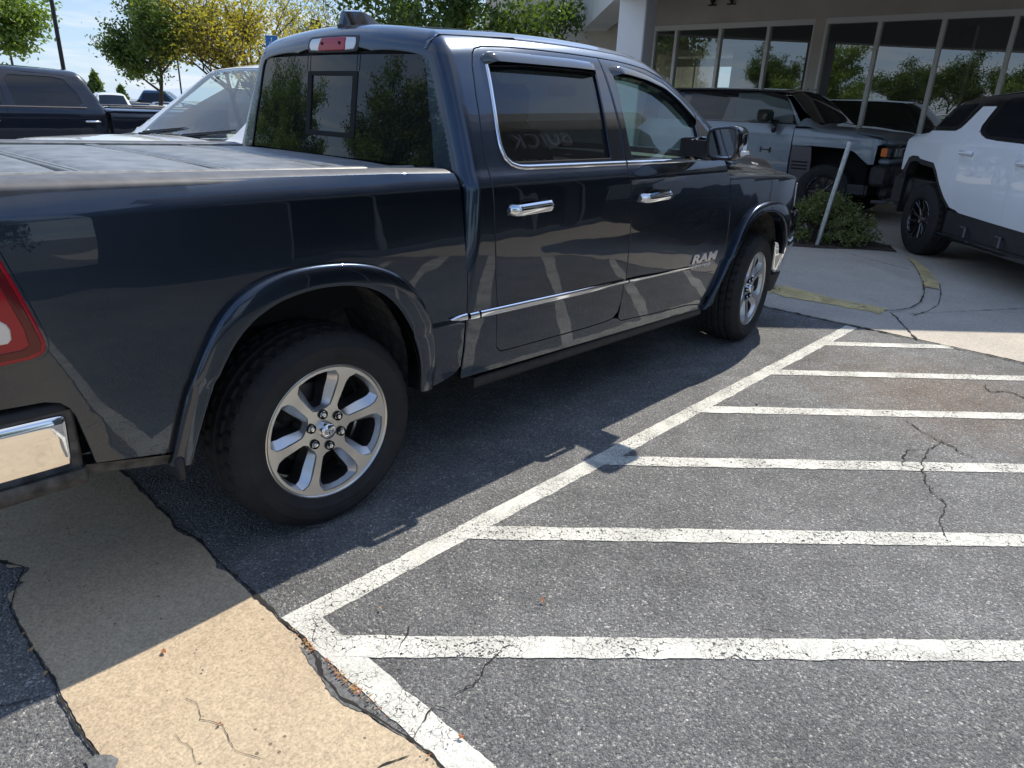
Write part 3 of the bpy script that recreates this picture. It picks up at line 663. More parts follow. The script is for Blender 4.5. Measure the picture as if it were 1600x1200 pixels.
def front_bumper(zs, ins, name, mt, x0=3.985, y0=-1.0):
    m = MB(); path = [(x0, y0+.05), (x0+.035, y0+.012), (x0+.11, y0), (x0+.21, y0+.015), (x0+.31, y0+.055), (x0+.41, y0+.13), (x0+.51, y0+.25), (x0+.60, y0+.46), (x0+.66, 0)]
    rows = []
    for i, (x, y) in enumerate(path):
        a = (path[min(i+1, 8)][0]-path[max(i-1, 0)][0], path[min(i+1, 8)][1]-path[max(i-1, 0)][1]); L = math.hypot(*a); nx, ny = a[1]/L, -a[0]/L
        rows.append([(x-nx*k, y-ny*k, z) for z, k in zip(zs, ins)])
    rows = [[(x-.004, y+.04, z) for x, y, z in rows[0]]]+rows
    k = len(rows)*len(rows[0]); m.strip(rows); m.mirror_y(); return m.build(name, mt, TRUCK, smooth=50)
front_bumper([.745, .742, .725, .69, .60, .50, .455, .445], [.05, .02, .004, 0, .018, .042, .060, .085], 'front_bumper', M['chrome'])
front_bumper([.45, .445, .38, .31, .30], [.05, .02, .035, .05, .09], 'air_dam', M['plastic'], x0=3.955, y0=-.97)
front_bumper([.93, .92, .80, .745, .74], [.03, .012, .006, .014, .05], 'bumper_upper_cover', M['gloss_black'], x0=4.04, y0=-.985)
# ---- roof details
panel('rear_window', f_cab, [(-.764, 1.335), (-.757, 1.40), (-.711, 1.60), (-.672, 1.742), (-.655, 1.768), (-.615, 1.779), (0, 1.784), (.615, 1.779), (.655, 1.768), (.672, 1.742), (.711, 1.60), (.757, 1.40), (.764, 1.335)], m_back, holes=[[(-.205, 1.425), (-.205, 1.712), (.205, 1.712), (.205, 1.425)]], step=.06, mt=M.setdefault('frit', mat('dark_rear_glass', (.008, .009, .011), .015, 0, coat=0, spec=.45)), parent=TRUCK, off=-.008, skirt=.006)
panel('window_gasket', f_cab, [(-.80, 1.33), (-.70, 1.76), (-.64, 1.80), (.64, 1.80), (.70, 1.76), (.80, 1.33)], m_back, step=.1, mt=M['dark'], parent=TRUCK, off=-.022, skirt=0)
rw = [o for o in TRUCK.children if o.name == 'rear_window'][0]
panel('window_frame', f_cab, [(-.205, 1.425), (-.205, 1.712), (.205, 1.712), (.205, 1.425)], m_back, holes=[[(-.172, 1.442), (-.172, 1.698), (.172, 1.698), (.172, 1.442)]], step=.05, mt=M['dark'], parent=rw, off=-.003, skirt=.012)
panel('window_pane', f_cab, [(-.18, 1.438), (-.18, 1.702), (.18, 1.702), (.18, 1.438)], m_back, step=.06, mt=M['tint'], parent=rw, off=-.010, skirt=0)
for y in (-.205, .205):
    for zz in ((1.34, 1.42), (1.716, 1.785)):
        m = MB(); P = on(f_cab, [(y, z) for z in zz], m_back); m.tube([tuple(P[0]), tuple(P[1])], .0018, 5); m.build('glass_joint', M['dark'], rw)
def rrect(w0, w1, z0, z1, r=.014): return chaikin([(w0, z0), (w0, z1), (w1, z1), (w1, z0)], 3) if r > .02 else chaikin([(w0, z0+r), (w0, z1-r), (w0+r, z1), (w1-r, z1), (w1, z1-r), (w1, z0+r), (w1-r, z0), (w0+r, z0)], 1)
bl = panel('brake_light', f_cab, rrect(-.205, .205, 1.797, 1.868), m_back, step=.03, mt=M['plastic'], parent=TRUCK, off=.003, skirt=.01)
panel('cargo_lamp', f_cab, rrect(-.185, .185, 1.806, 1.858), m_back, step=.03, mt=M['lens'], parent=bl, off=.007, skirt=.006)
panel('brake_lens', f_cab, [(-.112, 1.810), (-.108, 1.854), (-.104, 1.858), (.082, 1.858), (.088, 1.854), (.104, 1.810), (.098, 1.806), (-.106, 1.806)], m_back, step=.03, mt=M['red'], parent=bl, off=.011, skirt=.006)
for y in (-.072, .07):
    m = MB(); P = on(f_cab, [(y, 1.834)], m_back)[0]; m.tube([(P[0]-.010, P[1], P[2]), (P[0]-.0145, P[1], P[2])], .007, 10); m.build('lens_screw', M['dark'], bl)
# roof joints (ditch mouldings) and antenna fin
for sg in (-1, 1):
    pts = []
    for x in np.linspace(.80, 2.30, 30): pts.append((x, sg*-.655))
    a = np.array(pts); P = on(f_cab, [(x, -.655) for x, y in pts], m_top)
    m = MB(); rows = [[(p[0], sg*(-p[1]-.014), p[2]-.003), (p[0], sg*(-p[1]-.010), p[2]+.0015), (p[0], sg*(-p[1]+.010), p[2]-.0015), (p[0], sg*(-p[1]+.014), p[2]-.007)] for p in P]; m.strip(rows)
    Pb = on(f_cab, [(-.655, z) for z in (1.80, 1.83, 1.86, 1.885)], m_back)
    m.strip([[(p[0]-.001, sg*(-p[1]-.013), p[2]), (p[0]-.003, sg*(-p[1]), p[2]), (p[0]-.001, sg*(-p[1]+.013), p[2])] for p in Pb])
    m.build('roof_moulding', M['gloss_black'], TRUCK, smooth=60)
m = MB(); rows = []
for t in np.linspace(0, 1, 14):
    x = .80+.27*t; h = .080*(1-sst((t-.38)/.68))*sst(t/.12+.35)+.004; w = .050*(1-.55*t)*(.8+.2*sst(t/.2)); zb = 1.895+.025*t
    rows.append([(x, w, zb), (x, w*.8, zb+h*.35), (x-.004, w*.45, zb+h*.92), (x-.004, 0, zb+h), (x-.004, -w*.45, zb+h*.92), (x, -w*.8, zb+h*.35), (x, -w, zb)])
m.strip(rows); m.add(rows[0], [tuple(range(7))]); m.build('roof_antenna', M['gloss_black'], TRUCK, smooth=40)
# ---- running boards and underside
sweep_x([(-.92, .408), (-.936, .406), (-.942, .398), (-.942, .362), (-.934, .352), (-.91, .348), (-.80, .348), (-.80, .40)], np.linspace(.80, 2.92, 10), 'running_board', M['plastic'], TRUCK, zf=lambda x: -.012*(x-.72))
m = MB(); m.box((-1.0, -.45, .36), (4.2, -.35, .52)); m.box((-1.0, .35, .36), (4.2, .45, .52)); m.box((.7, -.93, .44), (2.9, .93, .50)); m.tube([(0, -.75, .40), (0, .75, .40)], .06, 12); m.tube([(3.672, -.75, .38), (3.672, .75, .38)], .05, 12); m.box((-.2, -.14, .28), (.2, .14, .5), bev=.06); m.tube([(.5, .2, .33), (2.8, .2, .36)], .035, 10); m.box((2.7, -.4, .33), (3.9, .4, .60)); m.box((.0+.45, -.86, .42), (.62, .86, .50)); m.box((-.85, -.9, .56), (-.62, .9, .62))
m.build('chassis', M['dark'], TRUCK)
# ---- interior
IN = bpy.data.objects.new('cabin_interior', None); link(IN, TRUCK)
m = MB(); m.box((2.72, -.80, .95), (3.2, .80, 1.24), bev=.05); m.box((2.62, -.80, 1.10), (2.80, .80, 1.22), bev=.04); m.build('dashboard', M['interior'], IN, smooth=40)
m = MB(); m.tube([(2.45+.03*math.sin(a)*0+.07*math.sin(a), .40+.19*math.cos(a), 1.16+.18*math.sin(a)) for a in np.linspace(0, 2*math.pi, 33)], .016, 8, cap=False); m.box((2.44, .24, 1.13), (2.50, .56, 1.19), bev=.02); m.build('steering_wheel', M['interior'], IN, smooth=50)
for y in (-.40, .40):
    m = MB(); m.box((1.72, y-.25, .72), (2.28, y+.25, .90), bev=.05)
    m.strip([[(1.88-.30*t-.03, y-w, .85+.72*t) , (1.88-.30*t-.07, y-w*.9, .85+.72*t), (1.88-.30*t-.14, y-w*.8, .85+.72*t), (1.88-.30*t-.14, y+w*.8, .85+.72*t), (1.88-.30*t-.07, y+w*.9, .85+.72*t), (1.88-.30*t-.03, y+w, .85+.72*t)] for t, w in ((0, .25), (.3, .26), (.7, .24), (.88, .18), (.9, .02))], close=True)
    m.box((1.50, y-.13, 1.50), (1.60, y+.13, 1.70), bev=.04); m.build('seat', M['seat'], IN, smooth=45)
m = MB(); m.box((.95, -.72, .75), (1.40, .72, .92), bev=.05); m.box((.80, -.72, .85), (.92, .72, 1.45), bev=.04)
for y in (-.42, 0, .42): m.box((.80, y-.12, 1.46), (.88, y+.12, 1.60), bev=.03)
m.build('rear_bench', M['seat'], IN, smooth=45)
panel('headliner', f_cab, [(.85, -.62), (.85, 0), (2.3, 0), (2.3, -.58)], m_top, step=.12, mt=M['liner'], parent=IN, off=-.045, both=True, skirt=0)
m = MB(); m.box((.7, -.9, .50), (3.0, .9, .56)); m.build('cabin_floor', M['interior'], IN)
m = MB(); m.box((2.46, -.10, 1.66), (2.50, .14, 1.74), bev=.02); m.build('interior_mirror', M['interior'], IN, smooth=40)
# ---- lettering on the front door
for k in (0,):
    par = df[0]
    def text_on(par, txt, x, z, size, shear, ext, mt, y=None, sx=1.0, nm='lettering', bevel=0):
        c = bpy.data.curves.new(nm, 'FONT'); c.body = txt; c.size = size; c.extrude = ext; c.shear = shear; c.offset = bevel; c.space_character = 1.05
        o = bpy.data.objects.new(nm, c); link(o); bpy.context.view_layer.update()
        me = bpy.data.meshes.new_from_object(o.evaluated_get(bpy.context.evaluated_depsgraph_get())); bpy.data.objects.remove(o); bpy.data.curves.remove(c)
        me.materials.clear(); me.materials.append(mt)
        for v in me.vertices:
            X = x+v.co.x*sx; Z = z+v.co.y; yy = y if y is not None else -float(WC(Z))+.0
            v.co = (X, yy-.002-max(0, v.co.z), Z-.012*(X-x))
        o = bpy.data.objects.new(nm, me); link(o, par); return o
    text_on(par, 'RAM', 2.592, .7265, .072, .14, .006, M['letter'], sx=2.02, nm='ram_lettering', bevel=.0035)
    text_on(par, 'LIMITED', 2.60, .690, .030, .2, .004, M['letter'], sx=2.1, nm='limited_lettering')
# ---- wheels
def make_wheel(parent, loc, rz=0., spin=0.):
    w = bpy.data.objects.new('wheel', None); link(w, parent); w.location = loc; w.rotation_euler = (0, 0, rz)
    # tyre: the outer face plane is local y = 0, the hub axis the origin
    prof = [(.262, .012), (.268, .000), (.276, -.004), (.290, -.012), (.302, -.0165), (.304, -.0185), (.310, -.0195), (.314, -.018), (.332, -.021), (.345, -.0190), (.347, -.0205), (.352, -.016), (.370, -.006), (.384, .006), (.392, .016)]
    tread = []; ys = np.linspace(.020, .250, 26)
    for y in ys:
        r = .404-.010*abs((y-.135)/.115)**2.6
        tread.append((r, y))
    back = [(.392, .254), (.37, .27), (.33, .285), (.28, .275), (.262, .25)]
    full = prof+tread+back; n = 200; m = MB(); v = []
    for k in range(n):
        a = 2*math.pi*k/n
        for j, (r, y) in enumerate(full):
            rr = r
            if j >= len(prof) and j < len(prof)+26:
                q = (y-.020)/.230
                if any(abs(q-g) < .022 for g in (.20, .40, .60, .80)): rr -= .011
                ph = int(abs(q-.5)*5+.5); s = (k+ph*2) % 5
                if s == 0 and not .42 < q < .58: rr -= .009
            elif j == len(prof)-1 or j == len(prof)-2:
                if k % 5 in (0,): rr -= .006
            v.append((rr*math.cos(a), y, rr*math.sin(a)))
    f = []; L = len(full)
    for k in range(n):
        for j in range(L-1): f.append((k*L+j, k*L+j+1, ((k+1) % n)*L+j+1, ((k+1) % n)*L+j))
    m.add(v, f); m.build('tyre', M['rubber'], w, smooth=28)
    # rim
    m = MB(); m.lathe_y([(.262, .016), (.2715, .004), (.2725, -.001), (.268, -.003), (.262, .001), (.2605, .004)], 96); m.lathe_y([(.262, .016), (.250, .05), (.245, .10), (.245, .235)], 96); rim = m.build('rim', M['satin'], w, smooth=50)
    yd = lambda r: .003+.030*(1-(np.minimum(r, .26)/.26)**2)
    def pol(lst, c): return [(r*math.cos(R_(c+a)), r*math.sin(R_(c+a))) for a, r in lst]
    half_o = [(0, .2495), (9, .249), (18.8, .2475), (23.6, .226), (25.0, .203), (24.6, .17), (23.6, .13), (22, .108), (17, .0985), (13.5, .094)]
    half_i = [(0, .2400), (9, .2395), (14.8, .2375), (16.6, .222), (16.6, .20), (15.2, .17), (13.8, .134), (12.5, .112), (10.5, .102), (8, .0975)]
    ho = half_o+[(-a, r) for a, r in half_o[::-1][:-1]]; hi = half_i+[(-a, r) for a, r in half_i[::-1][:-1]]
    cs = [39+60*k+spin for k in range(6)]
    disk = [(.2605*math.cos(a), .2605*math.sin(a)) for a in np.linspace(0, 2*math.pi, 96, endpoint=False)]
    vo, T, loops = cdt(disk, [pol(ho, c) for c in cs], .012)
    V = [(x, float(yd(math.hypot(x, z)))-.004*math.exp(-((math.hypot(x, z)-.15)/.06)**2), z) for x, z in vo]; F = [tuple(t) for t in T]
    m = MB(); m.add(V, F); fo = m.build('rim_face', M['satin'], w, smooth=40)
    m = MB(); mw_ = MB()
    for c in cs:
        A = densify(pol(ho, c), .02); O = pol(ho, c); I = pol(hi, c); n_ = len(O)
        top = [(x, float(yd(math.hypot(x, z)))-.001, z) for x, z in O]; t2 = [(x*.999+I[i][0]*.001, float(yd(math.hypot(x, z)))+.006, z*.999+I[i][1]*.001) for i, (x, z) in enumerate(O)]
        bt = [(x, float(yd(math.hypot(x, z)))+.006+.027*min(1, math.hypot(x-O[i][0], z-O[i][1])/.012), z) for i, (x, z) in enumerate(I)]
        dp = [(x, .115, z) for x, z in I]
        m.strip([top, t2], close=True); m.strip([t2, bt], close=True); m.strip([bt, dp], mi=1, close=True)
    m.build('spoke_pocket', [M['pocket'], M['disc']], w, smooth=25)
    m = MB(); m.lathe_y([(.001, .004), (.026, .005), (.031, .009), (.033, .016), (.034, .034)], 40); hc = m.build('hub_cap', M['chrome'], w, smooth=40)
    # horned-head style relief on the cap
    m = MB(); m.tube([(-.016, .003, .012), (-.019, .002, .002), (-.012, .001, -.006), (-.008, .002, .004), (0, .001, .010), (.008, .002, .004), (.012, .001, -.006), (.019, .002, .002), (.016, .003, .012)], .0028, 6); m.tube([(0, .001, .010), (0, 0, -.014)], [.006, .003], 6); m.build('cap_emblem', M['satin'], hc, smooth=50)
    for c in cs:
        a = R_(c); x, z = .070*math.cos(a), .070*math.sin(a)
        m = MB(); m.lathe_y([(.019, .028), (.0185, .022), (.0165, .0215), (.015, .026), (.015, .040), (.001, .040)], 20, c=(x, 0, z)); s = m.build('lug_seat', M['dark'], w, smooth=30)
        m = MB(); m.lathe_y([(.010, .040), (.010, .020), (.008, .016), (.001, .015)], 6, c=(x, 0, z)); m.build('lug_nut', M['chrome'], w, smooth=20)
    m = MB(); m.lathe_y([(.07, .135), (.165, .135), (.168, .14), (.168, .155), (.07, .155)], 60); m.build('brake_disc', M['disc'], w, smooth=30)
    m = MB(); m.box((-.16, .09, .04), (-.06, .17, .15), bev=.02); m.lathe_y([(.001, .17), (.24, .17)], 40); m.lathe_y([(.001, .06), (.06, .06), (.07, .13)], 24); m.build('brake_caliper', M['dark'], w, smooth=30)
    return w
make_wheel(TRUCK, (0, -.975, .397)); make_wheel(TRUCK, (3.655, -.955, .397), rz=R_(7.5), spin=21)
for q in ((0, .975, .397), (3.655, .955, .397)): make_wheel(TRUCK, q, rz=math.pi)

# ================================================================ GROUND
def node_mat(name):
    m = bpy.data.materials.new(name); m.use_nodes = True; t = m.node_tree; return m, t, t.nodes['Principled BSDF']
def ramp(t, src, stops):
    r = nd(t, 'ShaderNodeValToRGB'); e = r.color_ramp.elements
    while len(e) < len(stops): e.new(.5)
    for i, (p, c) in enumerate(stops): e[i].position = p; e[i].color = (*c, 1) if hasattr(c, '__len__') else (c, c, c, 1)
    t.links.new(src, r.inputs[0]); return r.outputs[0]
def mixrgb(t, a, b, f, mode='MIX'):
    n = nd(t, 'ShaderNodeMixRGB', blend_type=mode)
    for i, v in (('Fac', f), ('Color1', a), ('Color2', b)):
        if hasattr(v, 'is_linked'): t.links.new(v, n.inputs[i])
        elif hasattr(v, '__len__'): n.inputs[i].default_value = (*v, 1)
        else: n.inputs[i].default_value = v if i == 'Fac' else (v, v, v, 1)
    return n.outputs[0]
def math_(t, op, a, b=None):
    n = nd(t, 'ShaderNodeMath', operation=op)
    for i, v in enumerate((a, b)):
        if v is None: continue
        if hasattr(v, 'is_linked'): t.links.new(v, n.inputs[i])
        else: n.inputs[i].default_value = v
    return n.outputs[0]
def tex(t, kind, scale, vec, **kw):
    n = nd(t, kind); n.inputs['Scale'].default_value = scale
    for k, v in kw.items():
        if hasattr(n, k): setattr(n, k, v)
        else: n.inputs[k].default_value = v
    t.links.new(vec, n.inputs['Vector']); return n
def asphalt():
    m, t, b = node_mat('asphalt'); tc = nd(t, 'ShaderNodeTexCoord').outputs['Object']
    wv = tex(t, 'ShaderNodeTexNoise', 60, tc, Detail=2)
    v1 = tex(t, 'ShaderNodeTexVoronoi', 150, tc); s1 = nd(t, 'ShaderNodeSeparateColor'); t.links.new(v1.outputs['Color'], s1.inputs[0])
    v2 = tex(t, 'ShaderNodeTexVoronoi', 360, tc); s2 = nd(t, 'ShaderNodeSeparateColor'); t.links.new(v2.outputs['Color'], s2.inputs[0])
    st = ramp(t, s1.outputs[0], [(0, (.105, .106, .108)), (.5, (.145, .146, .148)), (.82, (.180, .179, .176)), (.95, (.25, .245, .235)), (1, (.40, .39, .37))])
    fine = ramp(t, s2.outputs[1], [(0, .55), (.5, .97), (.9, 1.25), (1, 1.9)])
    c = mixrgb(t, st, fine, 1.0, 'MULTIPLY')
    big = tex(t, 'ShaderNodeTexNoise', .9, tc, Detail=7, Roughness=.62); c = mixrgb(t, c, ramp(t, big.outputs['Fac'], [(.3, .74), (.7, 1.28)]), 1., 'MULTIPLY')
    mid = tex(t, 'ShaderNodeTexNoise', 7, tc, Detail=4); c = mixrgb(t, c, ramp(t, mid.outputs['Fac'], [(.3, .86), (.7, 1.14)]), 1., 'MULTIPLY')
    # rusty stain in the hatched bay
    sp = nd(t, 'ShaderNodeVectorMath', operation='DISTANCE'); t.links.new(tc, sp.inputs[0]); sp.inputs[1].default_value = (3.55, -2.35, 0)
    dn = math_(t, 'ADD', sp.outputs['Value'], math_(t, 'MULTIPLY', math_(t, 'SUBTRACT', mid.outputs['Fac'], .5), 1.2))
    mk = nd(t, 'ShaderNodeMapRange'); t.links.new(dn, mk.inputs['Value']); mk.inputs['From Min'].default_value = .95; mk.inputs['From Max'].default_value = .1; mk.inputs['To Max'].default_value = .75
    c = mixrgb(t, c, mixrgb(t, c, (1.15, .90, .72), 1., 'MULTIPLY'), mk.outputs[0])
    # oil drips
    od = tex(t, 'ShaderNodeTexVoronoi', 1.3, tc); oc = ramp(t, od.outputs['Distance'], [(0, .35), (.035, .5), (.05, 1)]); c = mixrgb(t, c, oc, 1., 'MULTIPLY')
    t.links.new(c, b.inputs['Base Color'])
    b.inputs['Roughness'].default_value = .82; b.inputs['Specular IOR Level'].default_value = .35
    v0 = tex(t, 'ShaderNodeTexVoronoi', 78, tc)
    h = math_(t, 'ADD', math_(t, 'ADD', math_(t, 'MULTIPLY', v1.outputs['Distance'], -.8), math_(t, 'MULTIPLY', v2.outputs['Distance'], -.3)), math_(t, 'MULTIPLY', v0.outputs['Distance'], -1.2))
    bp = nd(t, 'ShaderNodeBump', Strength=.9, Distance=.0048); t.links.new(h, bp.inputs['Height']); t.links.new(bp.outputs[0], b.inputs['Normal'])
    return m
def concrete(name, col, warm, bump=.35):
    m, t, b = node_mat(name); tc = nd(t, 'ShaderNodeTexCoord').outputs['Object']
    f = tex(t, 'ShaderNodeTexNoise', 130, tc, Detail=5, Roughness=.75); a = tex(t, 'ShaderNodeTexNoise', 2.2, tc, Detail=6); md = tex(t, 'ShaderNodeTexNoise', 28, tc, Detail=5)
    c = mixrgb(t, col, warm, ramp(t, a.outputs['Fac'], [(.35, 0), (.65, 1)]))
    c = mixrgb(t, c, ramp(t, f.outputs['Fac'], [(.28, .40), (.42, .80), (.55, 1.05), (.75, 1.45)]), 1., 'MULTIPLY')
    c = mixrgb(t, c, ramp(t, md.outputs['Fac'], [(.3, .93), (.7, 1.06)]), 1., 'MULTIPLY')
    v = tex(t, 'ShaderNodeTexVoronoi', 26, tc, Randomness=1.); sc = nd(t, 'ShaderNodeSeparateColor'); t.links.new(v.outputs['Color'], sc.inputs[0])
    pit = math_(t, 'MULTIPLY', math_(t, 'LESS_THAN', v.outputs['Distance'], math_(t, 'MULTIPLY', sc.outputs[1], .14)), math_(t, 'GREATER_THAN', sc.outputs[0], .70))
    c = mixrgb(t, c, mixrgb(t, c, .38, 1., 'MULTIPLY'), pit)
    t.links.new(c, b.inputs['Base Color']); b.inputs['Roughness'].default_value = .88; b.inputs['Specular IOR Level'].default_value = .25
    h = math_(t, 'SUBTRACT', f.outputs['Fac'], math_(t, 'MULTIPLY', pit, .8))
    bp = nd(t, 'ShaderNodeBump', Strength=bump, Distance=.003); t.links.new(h, bp.inputs['Height']); t.links.new(bp.outputs[0], b.inputs['Normal'])
    return m
def roadpaint(name, col, wear=.42, sc_=1.):
    m, t, b = node_mat(name); tc = nd(t, 'ShaderNodeTexCoord').outputs['Object']
    n = tex(t, 'ShaderNodeTexNoise', 75, tc, Detail=6, Roughness=.7); a = tex(t, 'ShaderNodeTexNoise', 3.5, tc, Detail=3)
    wp = nd(t, 'ShaderNodeVectorMath', operation='MULTIPLY_ADD'); nz = tex(t, 'ShaderNodeTexNoise', 14, tc, Detail=3); t.links.new(nz.outputs['Color'], wp.inputs[0]); wp.inputs[1].default_value = (.09, .09, .09); t.links.new(tc, wp.inputs[2])
    v = tex(t, 'ShaderNodeTexVoronoi', 30*sc_, wp.outputs[0], feature='DISTANCE_TO_EDGE')
    crk = math_(t, 'MULTIPLY', math_(t, 'LESS_THAN', v.outputs['Distance'], .019), math_(t, 'GREATER_THAN', a.outputs['Fac'], .44))
    v3 = tex(t, 'ShaderNodeTexVoronoi', 105, tc)
    hole = math_(t, 'GREATER_THAN', math_(t, 'ADD', n.outputs['Fac'], math_(t, 'MULTIPLY', math_(t, 'SUBTRACT', a.outputs['Fac'], .5), .35)), 1-wear)
    al = math_(t, 'SUBTRACT', 1., math_(t, 'MAXIMUM', crk, hole))
    t.links.new(al, b.inputs['Alpha'])
    c = mixrgb(t, col, ramp(t, n.outputs['Fac'], [(.32, .58), (.48, .95), (.65, 1.06)]), 1., 'MULTIPLY'); c = mixrgb(t, c, ramp(t, tex(t, 'ShaderNodeTexNoise', 5., tc, Detail=6).outputs['Fac'], [(.35, .78), (.6, 1.02)]), 1., 'MULTIPLY')
    t.links.new(c, b.inputs['Base Color']); b.inputs['Roughness'].default_value = .8; b.inputs['Specular IOR Level'].default_value = .25
    bp = nd(t, 'ShaderNodeBump', Strength=.7, Distance=.003); t.links.new(math_(t, 'MULTIPLY', v3.outputs['Distance'], -1.), bp.inputs['Height']); t.links.new(bp.outputs[0], b.inputs['Normal'])
    return m
M['asphalt'] = asphalt()
M['gutter'] = concrete('gutter_concrete', (.52, .418, .290), (.465, .365, .255))
M['pave'] = concrete('drive_concrete', (.52, .47, .40), (.45, .41, .355), .2)
M['white'] = roadpaint('white_road_paint', (.70, .69, .63), .40)
M['yellow'] = roadpaint('yellow_kerb_paint', (.78, .62, .30), .45, .6)
M['crack'] = mat('crack_dark', (.022, .020, .018), .95)
M['soil'] = mat('planter_soil', (.06, .045, .035), .95, noise=(30, .6), bump=(60, .8, .02))
def struct(o): o['kind'] = 'structure'; return o
def gz(x, y): return -.012*max(0, y-9)
m = MB(); xs = [-400, -120, -40, -12, 4.9, 12, 30, 80, 200, 500]; ys = [-400, -120, -30, -8, 9, 20, 40, 80, 160, 420]
m.strip([[(x, y, gz(x, y)) for x in xs] for y in ys]); struct(m.build('asphalt_ground', M['asphalt'], smooth=30))
def rag(n, amp, sc, seed):
    r = np.random.default_rng(seed); a = r.normal(0, 1, n); k = np.ones(sc)/sc; return np.convolve(a, k, 'same')*amp+r.normal(0, amp*.15, n)
ny = 900; yy = np.linspace(-7, 9, ny)
eL = -1.052+.006*np.sin(yy*.9)+rag(ny, .009, 9, 1); eR = -.468+rag(ny, .010, 7, 2)
for y0, w, d in ((-1.74, .16, .055), (.0-.62, .07, .02), (-2.25, .05, .02), (-.95, .035, .018), (-.75, .03, -.008)): eR -= d*np.exp(-((yy-y0)/w)**2)
for y0, w, d in ((-.50, .055, .10), (-.40, .03, .06), (-.58, .02, .055)): eL += d*np.exp(-((yy-y0)/w)**2)
m = MB(); m.strip([[(eL[i], yy[i], .004), ((eL[i]+eR[i])/2, yy[i], .004), (eR[i], yy[i], .004)] for i in range(ny)]); struct(m.build('gutter', M['gutter']))
m = MB(); m.strip([[(x, y, .004+gz(x, y)) for x in (-1.05, -.47)] for y in (-40, -7)]); m.strip([[(x, y, .004+gz(x, y)) for x in (-1.05, -.47)] for y in (9, 60)]); struct(m.build('gutter', M['gutter']))
# concrete drive and island beyond x = 4.72
def sheet(poly, z, name, mt, step=.5, zf=None, kind='structure'):
    vo, T, _ = cdt(poly, [], step); m = MB(); m.add([(x, y, z+(zf(x, y) if zf else 0)) for x, y in vo], [tuple(q) for q in T]); o = m.build(name, mt, smooth=30); o['kind'] = kind; return o
dr_e = [(4.745+.02*math.sin(y*2.1)+float(rng.normal(0, .006)), y) for y in np.linspace(-30, 40, 220)]
sheet(dr_e+[(60, 40), (60, -30)], .004, 'concrete_drive', M['pave'], 3.)
isl = [(5.40, 14), (5.36, 2), (5.36, -.6), (5.37, -1.0), (5.42, -1.30), (5.50, -1.43), (5.72, -1.53), (6.04, -1.545), (6.51, -1.46), (7.17, -1.277), (7.88, -1.02), (8.44, -.76), (8.9, -.55), (9.4, .2), (9.4, 14)]
izf = lambda x, y: .045*sst((y+1.45)/1.3)*1.
sheet(isl, .008, 'sidewalk', M['pave'], .22, izf)
# kerb: painted face and top on the near side, painted nose on the far side
m = MB(); rows = []
for y in np.linspace(5.5, -1.42, 110):
    x = 5.36+.06*sst((-1.0-y)/.4); h = .013+izf(x, y); w = .13; j = .012*math.sin(y*23)+float(rng.normal(0, .007))
    rows.append([(x+w, y, h+.003), (x+.02, y, h+.003), (x-.006, y, h-.010), (x-.02-h*.5, y, .010+.3*h*(.5+j*10)), (x-.085-h*.3+j*2.5, y, .009)])
m.strip(rows); struct(m.build('painted_kerb', M['yellow'], smooth=40))
m = MB(); m.strip([[(x-.004, y-.0, izf(x, y)+.006), (x+.01*0+ox, y+oy, .010+.25*izf(x, y))] for x, y, ox, oy in ((6.85, -1.365, -.02, -.16), (7.17, -1.277, .01, -.16), (7.5, -1.16, .02, -.15), (7.88, -1.02, .01, -.12), (8.2, -.87, .03, -.08), (8.44, -.76, .07, -.04))])
m.v = [(x, y, z+.012) for x, y, z in m.v]; struct(m.build('painted_kerb', M['yellow'], smooth=40))
sheet([(7.78, 14), (7.72, .50), (7.95, .10), (8.25, -.15), (8.50, -.45), (8.62, -.60), (8.95, -.42), (9.3, .2), (9.3, 14)], .018, 'planting_bed', M['soil'], .15, lambda x, y: izf(x, y)+.012*math.sin(x*17)*math.cos(y*15))
# painted lines of the hatched bay
def line(p, q, w, z=.008, seed=0, end0=None, end1=None):
    p, q = np.array(p), np.array(q); L = np.linalg.norm(q-p); d = (q-p)/L; n = np.array([-d[1], d[0]]); k = max(6, int(L/.018)); a, b = rag(k, .004, 4, seed), rag(k, .004, 4, seed+50)
    rows = []
    for i in range(k):
        t = i/(k-1); c = p+d*L*t
        s0 = s1 = 0.
        if end0 and i == 0: s0, s1 = end0
        l, r = c+n*(w/2+a[i])+d*(end0[0]*(1-t)**20 if end0 else 0), c-n*(w/2+b[i])+d*(end0[1]*(1-t)**20 if end0 else 0)
        rows.append([(l[0], l[1], z), (r[0], r[1], z)])
    m = MB(); m.strip(rows); return struct(m.build('painted_line', M['white']))
line((-.455, -1.392), (4.70, -1.392), .090, .0020, 1)
line((-.412, -1.345), (-.400, -7), .094, .0027, 2)
for i, (x, y) in enumerate([(-.372, -1.612), (.300, -1.378), (1.205, -1.378), (2.142, -1.378), (3.068, -1.378), (4.022, -1.392)]):
    L = 6.5 if i < 5 else 1.02
    d = np.array([.7071, -.7071]); p = np.array([x, y])-d*.0
    line(tuple(p-(d*.05 if i == 0 else 0)), tuple(p+d*L), .094, .0034, 10+i, end0=(-.0, .0))
